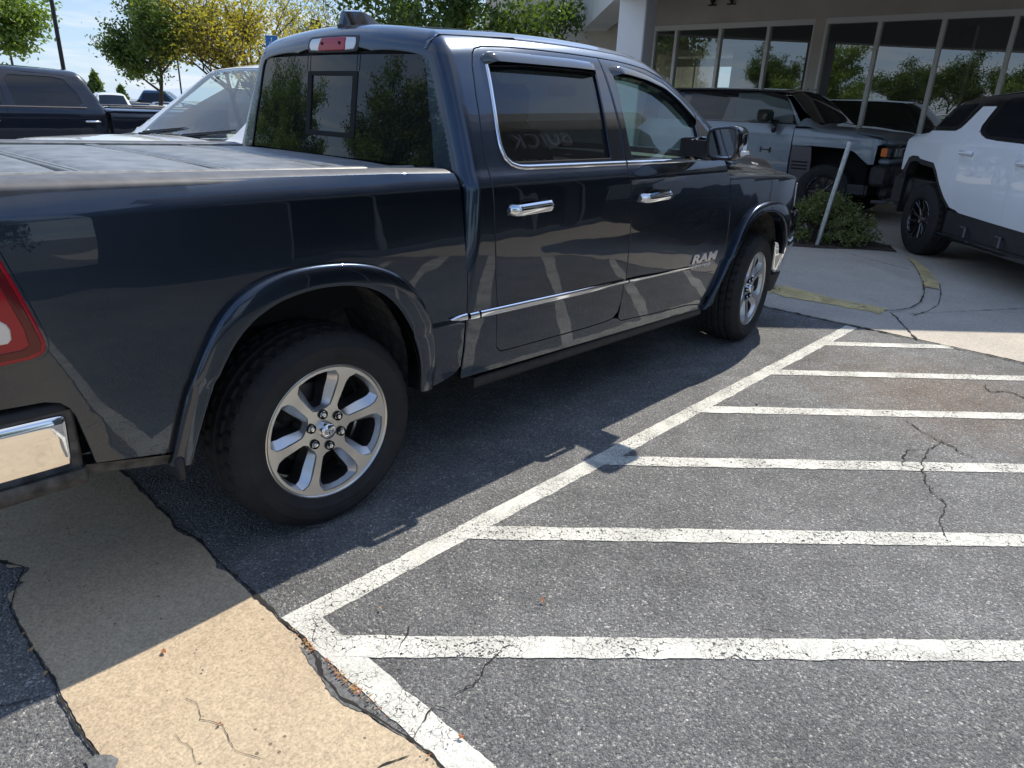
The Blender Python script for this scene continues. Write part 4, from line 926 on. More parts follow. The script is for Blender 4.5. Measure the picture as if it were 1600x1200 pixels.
# cracks as thin dark ribbons just above the surface they split
def crack(pts, w=.004, z=.010, seed=0, jit=.012):
    a = np.array(pts, float); s = np.concatenate([[0], np.cumsum(np.linalg.norm(np.diff(a, axis=0), axis=1))]); k = max(4, int(s[-1]/.012)); q = np.linspace(0, s[-1], k)
    r = np.random.default_rng(seed); c = np.stack([np.interp(q, s, a[:, i])+np.convolve(r.normal(0, 1, k+8), np.ones(4)/4, 'same')[4:-4]*jit for i in (0, 1)], -1)
    t = np.gradient(c, axis=0); t /= np.maximum(np.linalg.norm(t, axis=1), 1e-9)[:, None]; n = np.stack([-t[:, 1], t[:, 0]], -1)
    ww = w*(.35+1.1*np.abs(np.convolve(r.normal(0, 1, k+8), np.ones(5)/5, 'same')[4:-4])*1.5); ww[0] = ww[-1] = .0004
    m = MB(); m.strip([[(x[0], x[1], z), (y[0], y[1], z)] for x, y in zip(c+n*ww[:, None]/2, c-n*ww[:, None]/2)]); return struct(m.build('surface_crack', M['crack']))
crack([(2.937, -2.282), (2.826, -2.412), (2.768, -2.522), (2.529, -2.505), (2.319, -2.544), (2.105, -2.641), (2.026, -2.721), (1.847, -2.731), (1.72, -2.79)], .006, .0055, 1)
crack([(2.60, -2.51), (2.52, -2.44), (2.40, -2.43), (2.30, -2.47), (2.32, -2.55)], .005, .0055, 2)
crack([(2.78, -2.52), (2.70, -2.62), (2.66, -2.72)], .007, .0055, 3); crack([(3.9, -2.75), (3.95, -2.62), (3.85, -2.55), (3.98, -2.48)], .009, .0055, 4)
crack([(-.30, -1.985), (-.20, -1.99), (-.09, -1.955), (.0, -1.975)], .003, .0055, 5); crack([(-.47, -2.015), (-.40, -2.0), (-.345, -1.975), (-.34, -2.02)], .0035, .0058, 6)
crack([(-.44, -1.50), (-.40, -1.455), (-.385, -1.40)], .0025, .0058, 7); crack([(-.27, -1.73), (-.22, -1.69), (-.19, -1.66)], .0025, .0055, 8)
crack([(-.825, -1.46), (-.81, -1.50), (-.83, -1.57), (-.795, -1.63), (-.80, -1.72), (-.775, -1.80)], .0022, .007, 11, .010); crack([(-.90, -1.56), (-.885, -1.62), (-.895, -1.70)], .0014, .007, 12, .008)
crack([(-.76, -2.03), (-.66, -2.02), (-.57, -2.03), (-.50, -2.06)], .004, .007, 13, .003); crack([(-1.6, -1.10), (-1.35, -1.05), (-1.10, -1.18)], .004, .005, 14); crack([(-1.5, -1.5), (-1.3, -1.42), (-1.1, -1.50)], .004, .005, 15)
seam = [(float(eR[i])+.008, float(yy[i])) for i in range(0, ny, 6) if -4 < yy[i] < 6]; crack(seam, .008, .0065, 20, .003)
seam = [(float(eL[i])-.006, float(yy[i])) for i in range(0, ny, 6) if -4 < yy[i] < 6]; crack(seam, .006, .0065, 21, .003)
for i, (pts, w, j) in enumerate([([(5.453, -1.463), (5.312, -1.558), (4.827, -1.818), (4.714, -1.895)], .010, .004), ([(8.445, -.77), (7.879, -1.03), (7.166, -1.285), (6.512, -1.47), (6.043, -1.555), (5.723, -1.555), (5.453, -1.463)], .010, .002),
        ([(7.157, -1.453), (6.668, -1.583), (6.143, -1.688), (5.795, -1.688), (5.477, -1.641)], .006, .002), ([(4.73+.0*y, y) for y in np.linspace(-6, 3, 40)], .013, .006), ([(5.53, -1.60), (12, -5.5)], .006, .002), ([(9.0, -.5), (9.3, -6)], .006, .002)]):
    o = crack(pts, w, .0105 if i != 1 else .020, 30+i, j)
crack([(7.906, .10), (7.55, -.45), (7.21, -1.12)], .010, .10, 41, .002)
# dark patch of old filler along the seam
def blob(poly, z, name, mt, jit=.006):
    p = densify(poly, .012); q = [(x+float(rng.normal(0, jit)), y+float(rng.normal(0, jit))) for x, y in p]; m = MB(); m.add([(x, y, z) for x, y in q], [tuple(range(len(q)))]); return struct(m.build(name, mt))
M['filler'] = mat('old_filler', (.13, .13, .13), .9, noise=(90, .5), bump=(120, .6, .003))
blob([(-.487, -1.50), (-.500, -1.56), (-.512, -1.66), (-.530, -1.74), (-.520, -1.82), (-.492, -1.87), (-.478, -1.80), (-.474, -1.65)], .0062, 'seam_filler', M['filler'], .002)
blob([(-1.09, -1.49), (-1.05, -1.50), (-1.03, -1.54), (-1.05, -1.58), (-1.10, -1.58)], .0072, 'seam_filler', M['filler'], .003)
# fallen leaves
M['leaf_o'] = mat('dry_leaf', (.33, .12, .04), .7, noise=(60, .3)); M['leaf_t'] = mat('tan_leaf', (.36, .22, .09), .7)
def dry_leaf(x, y, s, mt, lab, z=.012):
    t = bpy.data.objects.new('fallen_leaf', None); r = random.Random(int(abs(x*977+y*3571))); pts = []
    for k in range(14):
        a = 2*math.pi*k/14; rr = s*(.55+.45*abs(math.cos(a*1.5+r.random())))*(.8+.4*r.random()); pts.append((rr*math.cos(a), .6*rr*math.sin(a), s*.25*abs(math.sin(a*1.3+r.random()*3))))
    m = MB(); m.add([(0, 0, s*.12)]+pts, [(0, i+1, (i+1) % 14+1) for i in range(14)]); o = m.build('fallen_leaf', mt); o.location = (x, y, z); o.rotation_euler = (r.uniform(-.3, .3), r.uniform(-.3, .3), r.uniform(0, 6))
    tag(o, lab, 'leaf', 'dry leaves blown along the pavement'); return o
for x, y, s, k, lab in [(-.793, -1.246, .013, 0, 'curled orange leaf on the gutter at the edge of the truck shadow'), (.218, -1.895, .011, 0, 'single orange leaf alone on the open asphalt'), (-.368, -2.11, .011, 0, 'orange leaf on the wide white line by the seam'),
        (-.204, -1.54, .009, 1, 'tan leaf scrap just above the nearest hatch line'), (2.504, -1.60, .014, 1, 'dark scrap on the asphalt beside the far hatch lines'), (-.80, -1.62, .008, 0, 'small orange leaf scrap beside the crack in the gutter'), (-1.066, -.873, .010, 1, 'tan leaf in the left seam of the gutter, farthest one'), (-1.069, -.965, .011, 1, 'tan leaf in the left seam of the gutter, middle one'), (-1.070, -1.10, .011, 1, 'tan leaf in the left seam of the gutter, nearest one')]:
    dry_leaf(x, y, s, M['leaf_t' if k else 'leaf_o'], lab)
m = MB()
for i in range(120):
    y = random.choice([random.gauss(-1.53, .03), random.gauss(-1.70, .03), random.gauss(-1.79, .03), random.uniform(-2.3, -1.4)]); x = -.470+random.gauss(0, .006)+(.0 if y > -1.9 else .004); s = random.uniform(.002, .0075); a = random.uniform(0, 6)
    m.add([(x+s*math.cos(a+j*1.57), y+s*math.sin(a+j*1.57)*.6, .011+random.uniform(0, s*.8)) for j in range(4)], [(0, 1, 2, 3)], mi=i % 2)
o = m.build('leaf_litter', [M['leaf_o'], M['leaf_t']]); o['kind'] = 'stuff'; o['label'] = 'crumbled orange leaf litter caught in the pavement seam'
m = MB()
for i in range(420):
    x, y = random.uniform(-1.6, 5), random.uniform(-4, .2); s = random.uniform(.0015, .005)*(1 if i > 12 else 1.8); a = random.uniform(0, 6)
    m.add([(x+s*math.cos(a+j*2.1), y+s*math.sin(a+j*2.1), .012) for j in range(3)]+[(x, y, .012+s)], [(0, 1, 3), (1, 2, 3), (2, 0, 3)])
o = m.build('loose_grit', mat('grit', (.32, .30, .27), .9)); o['kind'] = 'stuff'; o['label'] = 'loose grit scattered over the asphalt'

# ================================================================ TREES AND SHRUBS
def leafmat(name, a, b, c=None, trans=.45):
    m = bpy.data.materials.new(name); m.use_nodes = True; t = m.node_tree; t.nodes.clear(); tc = nd(t, 'ShaderNodeTexCoord').outputs['Object']
    n = tex(t, 'ShaderNodeTexNoise', 1.1, tc, Detail=3); n2 = tex(t, 'ShaderNodeTexNoise', 9., tc, Detail=2)
    s = [(.30, a), (.62, b)]+([(.75, c)] if c else [])
    col = ramp(t, math_(t, 'ADD', math_(t, 'MULTIPLY', n.outputs['Fac'], .5), math_(t, 'MULTIPLY', n2.outputs['Fac'], .5)), s)
    d = nd(t, 'ShaderNodeBsdfDiffuse'); tr = nd(t, 'ShaderNodeBsdfTranslucent'); g = nd(t, 'ShaderNodeBsdfGlossy', Roughness=.45); t.links.new(col, d.inputs[0]); t.links.new(mixrgb(t, col, (1.5, 1.5, .7), 1., 'MULTIPLY'), tr.inputs[0]); g.inputs[0].default_value = (.6, .6, .6, 1)
    mi = nd(t, 'ShaderNodeMixShader', Fac=trans); t.links.new(d.outputs[0], mi.inputs[1]); t.links.new(tr.outputs[0], mi.inputs[2])
    m3 = nd(t, 'ShaderNodeMixShader', Fac=.05); t.links.new(mi.outputs[0], m3.inputs[1]); t.links.new(g.outputs[0], m3.inputs[2]); o = nd(t, 'ShaderNodeOutputMaterial'); t.links.new(m3.outputs[0], o.inputs[0]); return m
M['lf_green'] = leafmat('green_leaf', (.09, .15, .03), (.22, .32, .07), (.34, .42, .10))
M['lf_dark'] = leafmat('dark_green_leaf', (.045, .08, .02), (.10, .16, .035), (.17, .24, .05))
M['lf_gold'] = leafmat('turning_leaf', (.20, .24, .04), (.42, .34, .05), (.55, .32, .06), .5)
M['lf_olive'] = leafmat('olive_leaf', (.10, .13, .04), (.20, .22, .08), None, .35)
M['bark'] = mat('bark', (.075, .055, .042), .9, noise=(12, .4), bump=(25, .6, .01))
def tree_mesh(seed, H, trunk_h, spread, leaf, nleaf, stems=1, sparse=1., low=.0, droop=0.):
    r = random.Random(seed); wood = MB(); tips = []
    def grow(p, d, L, rad, lv):
        pts = [p]; q = p; dd = d
        n = 4
        for i in range(n):
            dd = (dd+Vector((r.gauss(0, .10), r.gauss(0, .10), r.gauss(.03-droop*lv*.05, .07)))).normalized(); q = q+dd*L/n; pts.append(q)
        wood.tube(pts, [rad*(1-.55*i/n) for i in range(n+1)], 6 if lv < 2 else 4, cap=False)
        if lv >= 3:
            tips.extend([pts[-1], pts[2], pts[3]]); return
        if lv >= 2: tips.extend([pts[-1], pts[-2]])
        k = r.choice([3, 4, 4, 5]) if lv else r.choice([5, 6, 7])
        for j in range(k):
            t = r.uniform(.35, 1.); i = min(n-1, int(t*n)); b = pts[i].lerp(pts[i+1], t*n-i)
            side = Vector((r.gauss(0, 1), r.gauss(0, 1), r.gauss(.15, .35))).normalized()
            nd_ = (dd*.55+side*spread).normalized(); grow(b, nd_, L*r.uniform(.55, .80), rad*.5, lv+1)
        grow(pts[-1], dd, L*.75, rad*.42, lv+1)
    for s in range(stems):
        a = 2*math.pi*s/stems+r.random(); d0 = Vector((math.cos(a)*.22, math.sin(a)*.22, 1)).normalized() if stems > 1 else Vector((0, 0, 1))
        base = Vector((math.cos(a)*.12, math.sin(a)*.12, -.1)) if stems > 1 else Vector((0, 0, -.1))
        top = base+d0*trunk_h; wood.tube([base, base.lerp(top, .5), top], [H*.022, H*.017, H*.014], 10); 
        grow(top, d0, H*.30, H*.014, 0)
    lv = []; N = nleaf; tp = np.array([tuple(t) for t in tips]); rr = np.random.default_rng(seed)
    idx = rr.integers(0, len(tp), N); c = tp[idx]+rr.normal(0, 1, (N, 3))*np.array([.20, .20, .15])*H/5.5*sparse
    ax = rr.normal(0, 1, (N, 3)); ax /= np.linalg.norm(ax, axis=1)[:, None]; bx = np.cross(ax, rr.normal(0, 1, (N, 3))); bx /= np.linalg.norm(bx, axis=1)[:, None]; cx = np.cross(ax, bx)
    s = leaf*rr.uniform(.6, 1.25, N)[:, None]
    V = np.stack([c-ax*s, c+bx*s*.48+cx*s*.12, c+ax*s, c-bx*s*.48+cx*s*.12], 1).reshape(-1, 3)
    F = np.arange(N*4).reshape(-1, 4)
    wm = bpy.data.meshes.new('trunk'); wm.from_pydata(wood.v, [], wood.f); wm.materials.append(M['bark']); wm.polygons.foreach_set('use_smooth', [True]*len(wm.polygons))
    cm = bpy.data.meshes.new('crown'); cm.from_pydata(V.tolist(), [], F.tolist())
    return wm, cm
def tree(meshes, lf, loc, rz, s, label, name='broadleaf_tree', group=None):
    t = thing(name, label, 'tree', loc, rz, group); t.scale = (s, s, s)
    o = bpy.data.objects.new('trunk', meshes[0]); link(o, t)
    c = bpy.data.objects.new('crown', meshes[1].copy()); c.data.materials.append(lf); link(c, t); return t
TA = tree_mesh(3, 5.6, 1.1, .85, .062, 21000, sparse=.85)
TB = tree_mesh(8, 5.4, .7, .75, .052, 10500, stems=3, sparse=.8)
TC = tree_mesh(12, 6.4, 1.3, .95, .070, 26000, sparse=.85)
tree(TA, M['lf_green'], (3.6, 20.2, -.1), 0, 1.12, 'bright green tree with an overhanging crown at the left edge, behind the black pickup')
tree(TA, M['lf_dark'], (7.75, 19.4, -.1), 2.2, .92, 'deep green tree left of the golden tree, its low branches over the far cars')
tree(TB, M['lf_gold'], (10.0, 18.3, -.1), .6, 1.16, 'golden-yellow thin-leaved tree with several upright stems')
tree(TB, M['lf_olive'], (22.9, 33.4, -.3), 1.9, 1.55, 'small pale tree far off behind the roof antenna of the near pickup')
tree(TC, M['lf_dark'], (11.9, 11.6, 0), .4, 1.12, 'big dark tree beside the building, behind the near pickup roof')
# trees across the lot, seen only in paint and glass
for i, (x, y, s, r_) in enumerate([(-11, -6, .95, .3), (-15, 3.0, 1.0, 1.9), (-6.5, -15.5, 1.0, 3.1), (-13.5, -13, 1.15, 4.4), (-19, 9, 1.1, 5.2), (-.5, -15, 1.15, .8), (-3.5, -12, .9, 2.8), (-13, 14, 1.0, 2.), (-15, 18.5, 1.1, 3.), (-12, 24, 1.0, 1.), (-17, 5, 1.05, 5.5), (-13, 30, 1.1, .4), (-12, 9.6, .9, 4.)]):
    tree(TC if i % 2 else TA, M['lf_green' if i % 2 else 'lf_dark'], (x, y, 0), r_, s, 'tree across the car park, mirrored in the paint of the near pickup', group='trees across the car park')
# shrub at the foot of the post
def shrub(loc, sx, sy, sz, n, lf, label, leaf=.022, seed=4):
    t = thing('shrub', label, 'shrub', loc); r = np.random.default_rng(seed); m = MB()
    ends = []
    for i in range(110):
        a = r.uniform(0, 2*math.pi); el = r.uniform(.12, 1.5); d = np.array([math.cos(a)*math.cos(el)*sx, math.sin(a)*math.cos(el)*sy, math.sin(el)*sz])*r.uniform(.72, 1.05)
        b = np.array([r.normal(0, .10), r.normal(0, .10), 0]); mid = b*.4+d*.5+np.array([0, 0, .06]); ends += [(b, mid, d)]
        m.tube([tuple(b), tuple(mid), tuple(d)], [.007, .005, .002], 4, cap=False)
    m.build('stems', M['bark'], t)
    k = r.integers(0, len(ends), n); e = np.array([x[2] for x in ends])[k]; md = np.array([x[1] for x in ends])[k]; w = r.uniform(0, 1, n)[:, None]**.5
    c = md+(e-md)*w+r.normal(0, 1, (n, 3))*.038; c[:, 2] = np.maximum(c[:, 2], .01)
    ax = r.normal(0, 1, (n, 3)); ax /= np.linalg.norm(ax, axis=1)[:, None]; bx = np.cross(ax, r.normal(0, 1, (n, 3))); bx /= np.linalg.norm(bx, axis=1)[:, None]; s = leaf*r.uniform(.5, 1.2, n)[:, None]
    V = np.stack([c-ax*s, c+bx*s*.55, c+ax*s, c-bx*s*.55], 1).reshape(-1, 3); me = bpy.data.meshes.new('foliage'); me.from_pydata(V.tolist(), [], np.arange(n*4).reshape(-1, 4).tolist()); me.materials.append(lf); o = bpy.data.objects.new('foliage', me); link(o, t)
shrub((8.55, .42, .05), .62, .80, .60, 16000, M['lf_olive'], 'low olive green shrub in the planting bed at the foot of the leaning post')
t = thing('metal_post', 'leaning bare galvanised steel post rising from the shrub', 'post', (8.13, .24, .02))
M['galv'] = mat('galvanised_steel', (.48, .50, .52), .38, .85, noise=(25, .2))
m = MB(); m.tube([(0, 0, 0), (.07, -.135, 1.30)], .030, 20); m.build('post_tube', M['galv'], t, smooth=40)
m = MB(); m.tube([(.0685, -.132, 1.27), (.071, -.137, 1.318)], [.034, .034], 20); m.tube([(.071, -.137, 1.318), (.0715, -.138, 1.326)], [.034, .024], 20); m.build('post_cap', M['galv'], t, smooth=40)
m = MB(); m.tube([(.03, -.09, .95), (.02, -.14, .95)], .006, 8); m.build('bolt', M['galv'], t)

# ================================================================ BUILDING, CANOPY
M['stucco'] = mat('beige_stucco', (.56, .515, .455), .9, noise=(1.2, .10), bump=(90, .35, .004))
M['stucco_l'] = mat('light_stucco', (.60, .60, .58), .85, noise=(1.0, .08), bump=(90, .3, .004))
M['frame'] = mat('window_frame_metal', (.78, .77, .74), .45, .1)
M['colwhite'] = mat('white_panel', (.80, .82, .85), .5, noise=(.8, .04))
M['vent_l'] = mat('dull_sign_letter', (.42, .42, .43), .5)
M['dark_stucco'] = mat('dark_stucco', (.13, .125, .12), .9, noise=(1.0, .15))
M['darkroomglass'] = mat('unlit_shop_glass', (.02, .022, .025), .05, 0, spec=.5)
M['shopglass'] = glass('shop_glass', (.46, .50, .48), ior=2.4); M['roomdark'] = mat('room_dark', (.22, .21, .20), .9); M['roomlight'] = mat('room_light', (.45, .46, .44), .8)
B = thing('dealership_building', 'beige dealership building with a long wall of tall windows behind the parked vehicles', 'building', (15.6, 0, 0))
ybays = [7.90, 7.27, 6.08, 4.88, 3.83, None, 3.60, 2.50, 1.31, .11, -1.09, -2.29, -3.49, -4.69, -5.89, -7.09, -8.29]
m = MB(); m.box((0, -8.29, 3.60), (.30, 14, 5.6)); m.box((0, 7.96, 0), (.30, 14, 3.60)); m.box((-.02, 3.60, .0), (.28, 3.83, 3.598)); m.box((0, -8.9, 0), (.30, -8.30, 5.6)); m.box((0, -8.29, 0), (.30, 7.90, .12)); m.box((.3, 13.7, 0), (14, 14, 5.6)); m.build('wall', M['stucco'], B)
m = MB(); m.box((.3, -8.6, 5.45), (14, 14, 5.6)); m.build('roof', M['stucco_l'], B)
prev = None
for yb in ybays:
    if yb is not None and prev is not None:
        m = MB(); y0, y1 = yb, prev; fw = .045
        m.box((-.02, y0, 3.48), (.12, y1, 3.595)); m.box((-.02, y0, .12), (.12, y1, .24)); m.box((-.025, y1-fw, .24), (.12, y1, 3.48)); 
        m.box((-.025, y0, .24), (.12, y0+.03, 3.48)); w = m.build('window', M['frame'], B)
        m = MB(); m.add([(.04, y0+.03, .24), (.04, y1-fw, .24), (.04, y1-fw, 3.48), (.04, y0+.03, 3.48)], [(0, 1, 2, 3)]); m.build('pane', M['shopglass'], w, fix=False)
    prev = yb
m = MB(); m.box((.3, -8.6, 0.0), (13.8, 13.7, .06)); m.build('showroom_floor', M['roomlight'], B)
m = MB(); m.box((9.5, -8.5, .06), (9.6, 10.6, 3.7)); m.box((.3, -8.5, 3.70), (13.8, 13.6, 3.78)); m.box((3.4, 1.5, .06), (3.7, 1.8, 3.7)); m.build('showroom_partition', M['roomdark'], B)
m = MB()
for yb in (10.6, 11.6, 12.6, 13.5): m.box((10.4, yb, .1), (10.5, yb+.08, 3.6))
m.box((10.4, 10.6, 1.9), (10.5, 13.6, 1.98)); m.box((10.4, 10.6, 3.3), (10.5, 13.6, 3.6)); m.build('rear_window_frame', M['frame'], B)
m = MB(); m.box((1.6, .4, .06), (2.3, 1.6, 1.05), bev=.03); m.box((2.6, -3.0, .06), (3.3, -1.4, 1.1), bev=.03); m.build('showroom_desk', M['stucco_l'], B)
for y in (5.86, 6.35):
    m = MB(); m.box((-.10, y-.10, 3.965), (-.002, y+.10, 3.985), bev=.006); m.tube([(-.05, y, 3.99), (-.05, y, 4.08)], .03, 10); m.box((-.09, y-.05, 4.04), (-.002, y+.05, 4.10), bev=.01); m.build('wall_light', M['plastic'], B)
# canopy: a deep edge beam round a soffit, turned 45 degrees to the wall
u1, u2 = np.array([.723, .691]), np.array([.716, -.698]); A = np.array([6.18, 1.27]); W1 = A+u1*13.02; W2 = A+u2*9.5; W3 = np.array([15.58, -5.9])
CAN = thing('entrance_canopy', 'beige drive-through canopy with a deep edge beam joined to the dealership wall', 'canopy', (10, 1, 0))
def cpt(p, z): return (p[0]-10, p[1]-1, z)
m = MB(); bw = .62; i1 = W1+u2*bw*1.0; i2 = W2+u1*bw; ia = A+(u1+u2)*bw
out = [W1, A, W2]; inn = [i1, ia, i2]
m.strip([[cpt(q, 3.54) for q in out], [cpt(q, 3.54) for q in inn]]); m.strip([[cpt(q, 3.54) for q in out], [cpt(q, 4.4) for q in out]]); m.strip([[cpt(q, 3.54) for q in inn], [cpt(q, 4.32) for q in inn]]); m.strip([[cpt(q, 4.4) for q in out], [cpt(q, 4.4) for q in inn]])
m.build('edge_beam', [M['stucco_l']], CAN, fix=False)
m = MB(); m.add([cpt(q, 4.32) for q in (i1, ia, i2, W3, np.array([15.58, 10.5]))], [(0, 1, 2, 3, 4)]); m.add([cpt(q, 4.38) for q in (W1, A, W2, W3, np.array([15.58, 10.5]))], [(4, 3, 2, 1, 0)]); m.build('soffit', M['colwhite'], CAN, fix=False)
def col(x, y, lab, z1=3.54):
    t = thing('canopy_column', lab, 'column', (x, y, 0), R_(12), 'white columns under the canopy')
    m = MB(); m.box((-.27, -.27, .30), (.27, .27, z1-.002), bev=.02); m.build('shaft', M['colwhite'], t, smooth=30)
    m = MB(); m.box((-.32, -.32, 0), (.32, .32, .30), bev=.02); m.build('base', M['stucco_l'], t, smooth=30)
col(11.15, 5.42, 'white square canopy column left of the windows'); col(12.3, -4.6, 'white square canopy column out of frame, mirrored in the windows')
# opposite wing of the dealership with the sign band: it stands behind the camera and is mirrored in the truck
S = thing('sales_wing', 'two-storey sales wing beside the drive, seen mirrored in the pickup side', 'building', (10.7, -7.6, 0), R_(4))
m = MB(); m.box((-7.5, -.3, 3.6), (4.8, 0, 8.2)); m.box((-7.5, -.3, 0), (-6.9, 0, 3.6)); m.box((-1.2, -.3, 0), (-.7, 0, 3.6)); m.box((-7.5, -8, 0), (-7.2, -.3, 8.2)); m.build('wall', M['dark_stucco'], S)
m = MB(); m.strip([[(x, y, z) for y, z in ((.01, 7.85), (.5, 7.88), (.6, 7.95), (.6, 8.35), (-.3, 8.35))] for x in np.linspace(-7.8, 4.8, 14)]); m.build('fascia', M['stucco'], S, smooth=40)
m = MB(); m.strip([[(x, y+.5*math.cos((x+1.3)/6.4), z) for y, z in ((-.6, 3.62), (.6, 3.62), (.75, 3.75), (.75, 4.05), (-.6, 4.05))] for x in np.linspace(-7.8, 4.8, 30)]); m.build('awning', M['stucco_l'], S, smooth=40)
m = MB(); m.box((-5.5, .01, 5.2), (4.6, .20, 7.7)); m.build('sign_band', M['interior'], S)
for i, x0 in enumerate(np.arange(-6.9, 4.4, 1.6)):
    m = MB(); m.box((x0, -.12, .1), (x0+.06, -.02, 3.6)); m.box((x0+.06, -.12, 3.5), (x0+1.6, -.02, 3.6)); w = m.build('window', M['frame'], S); m = MB(); m.add([(x0+.06, -.06, .1), (x0+1.6, -.06, .1), (x0+1.6, -.06, 3.5), (x0+.06, -.06, 3.5)], [(0, 1, 2, 3)]); m.build('pane', M['darkroomglass'], w)
def wall_text(txt, x, z, size, par, mt, y=.24, ext=.04, nm='sign_lettering'):
    c = bpy.data.curves.new(nm, 'FONT'); c.body = txt; c.size = size; c.extrude = ext; c.align_x = 'CENTER'; c.space_character = 1.15
    o = bpy.data.objects.new(nm, c); link(o); bpy.context.view_layer.update(); me = bpy.data.meshes.new_from_object(o.evaluated_get(bpy.context.evaluated_depsgraph_get())); bpy.data.objects.remove(o)
    me.materials.clear(); me.materials.append(mt)
    for v in me.vertices: v.co = (x-v.co.x*1.25, y+v.co.z, z+v.co.y)
    link(bpy.data.objects.new(nm, me), par)
wall_text('BUICK', .6, 7.15, .48, S, M['vent_l']); wall_text('GMC', .6, 6.5, .48, S, M['vent_l'])

# ================================================================ SIGNS, LAMPS, HILLS
M['blue'] = mat('blue_sign', (.02, .16, .42), .4)
def access_sign(loc, rz, lab):
    t = thing('parking_sign', lab, 'sign', loc, rz, 'blue accessible parking signs'); h = loc[2]
    t.location = (loc[0], loc[1], 0)
    m = MB(); m.tube([(0, .02, 0), (0, .02, h)], .03, 12); m.build('post', M['galv'], t, smooth=40)
    m = MB(); m.box((-.155, -.006, h-.45), (.155, .006, h), bev=.002); p = m.build('plate', M['white_letter'], t)
    m = MB(); m.box((-.147, -.010, h-.442), (.147, -.0065, h-.008)); m.build('face', M['blue'], p)
    m = MB(); m.tube([(0, -.012, h-.07), (0, -.014, h-.07)], .018, 12); m.tube([(0, -.013, h-.09), (.0, -.013, h-.17), (.06, -.013, h-.17), (.085, -.013, h-.25)], .009, 6); m.tube([(.05*math.cos(a)-.01, -.013, h-.21+.06*math.sin(a)) for a in np.linspace(1.9, 6.0, 16)], .008, 6); m.build('wheelchair_symbol', M['white_letter'], p)
access_sign((10.98, 9.25, 3.12), R_(-48), 'blue accessible parking sign peeking over the near pickup roof in front of the dark tree')
access_sign((8.95, 14.95, 3.02), R_(-36), 'blue accessible parking sign by the golden tree, above the near pickup cab corner')
M['poleblk'] = mat('dark_bronze_pole', (.03, .028, .026), .5, .3)
t = thing('light_pole', 'tall thin dark light pole behind the black pickup', 'lamp post', (3.82, 14.1, -.06)); m = MB(); m.tube([(0, 0, 0), (0, 0, 7.6)], [.042, .036], 14); m.box((-.2, -.2, 0), (.2, .2, .45), bev=.03); m.build('pole', M['poleblk'], t, smooth=40); m = MB(); m.box((-.7, -.15, 7.55), (.7, .15, 7.68), bev=.03); m.build('lamp_head', M['poleblk'], t)
t = thing('light_pole', 'distant short lamp post with a square dark head in front of the small pale tree', 'lamp post', (17.32, 25.94, -.2)); m = MB(); m.tube([(0, 0, 0), (0, 0, 4.6)], .06, 10); m.build('pole', M['poleblk'], t, smooth=40); m = MB(); m.box((-.16, -.16, 4.45), (.16, .16, 4.88), bev=.03); m.build('lamp_head', M['poleblk'], t)
for i, (x, y, h) in enumerate([(12.4, 52, 4.2), (26.5, 61, 6), (-22, -9, 7.5)]):
    t = thing('light_pole', ['thin lamp post above the far parked cars', 'second thin lamp post far across the lot', 'lamp post across the lot mirrored in the rear window'][i], 'lamp post', (x, y, gz(x, y))); m = MB(); m.tube([(0, 0, 0), (0, 0, h)], .07, 8); m.build('pole', M['poleblk'], t); m = MB(); m.box((-.5, -.15, h-.05), (.5, .15, h+.1)); m.build('lamp_head', M['poleblk'], t)
M['hill'] = mat('far_hills', (.36, .42, .50), 1.)  # distance haze painted in as a pale blue-grey base colour
m = MB(); rows = []
for a in np.linspace(R_(35), R_(130), 120):
    d = 1900; h = 4+22*(math.sin(a*9)*.4+math.sin(a*23+1)*.22+math.sin(a*51)*.1+.5); rows.append([(d*math.cos(a), d*math.sin(a), -24), (d*1.1*math.cos(a), d*1.1*math.sin(a), h), (d*1.3*math.cos(a), d*1.3*math.sin(a), -24)])
m.strip(rows); struct(m.build('hills', M['hill'], smooth=60))
m = MB(); m.add([(-3000, 380, -5.0), (3000, 380, -5.0), (3000, 2600, -24), (-3000, 2600, -24)], [(0, 1, 2, 3)]); struct(m.build('far_plain', mat('dry_plain', (.17, .17, .13), 1.)))
def conifer(loc, h, lab):
    t = thing('conifer_tree', lab, 'tree', loc, 0, 'small dark trees on the skyline'); m = MB(); m.tube([(0, 0, 0), (0, 0, h*.9)], [.12, .04], 6); m.build('trunk', M['bark'], t)
    r = np.random.default_rng(int(h*100)); n = 1500; w = r.uniform(0, 1, n); a = r.uniform(0, 6.28, n); rr = h*.34*(1-w)**.8*np.sqrt(r.uniform(.1, 1, n)); c = np.stack([rr*np.cos(a), rr*np.sin(a), h*(.12+.88*w)], -1); ax = r.normal(0, .12, (n, 3)); bx = r.normal(0, .12, (n, 3))
    V = np.stack([c-ax, c+bx, c+ax], 1).reshape(-1, 3); me = bpy.data.meshes.new('crown'); me.from_pydata(V.tolist(), [], np.arange(n*3).reshape(-1, 3).tolist()); me.materials.append(M['lf_dark']); o = bpy.data.objects.new('crown', me); link(o, t)
conifer((19.6, 60, -.65), 3.4, 'taller dark conifer on the skyline above the far white vehicle'); conifer((22.1, 62, -.65), 2.5, 'lower dark conifer on the skyline right of the taller one')

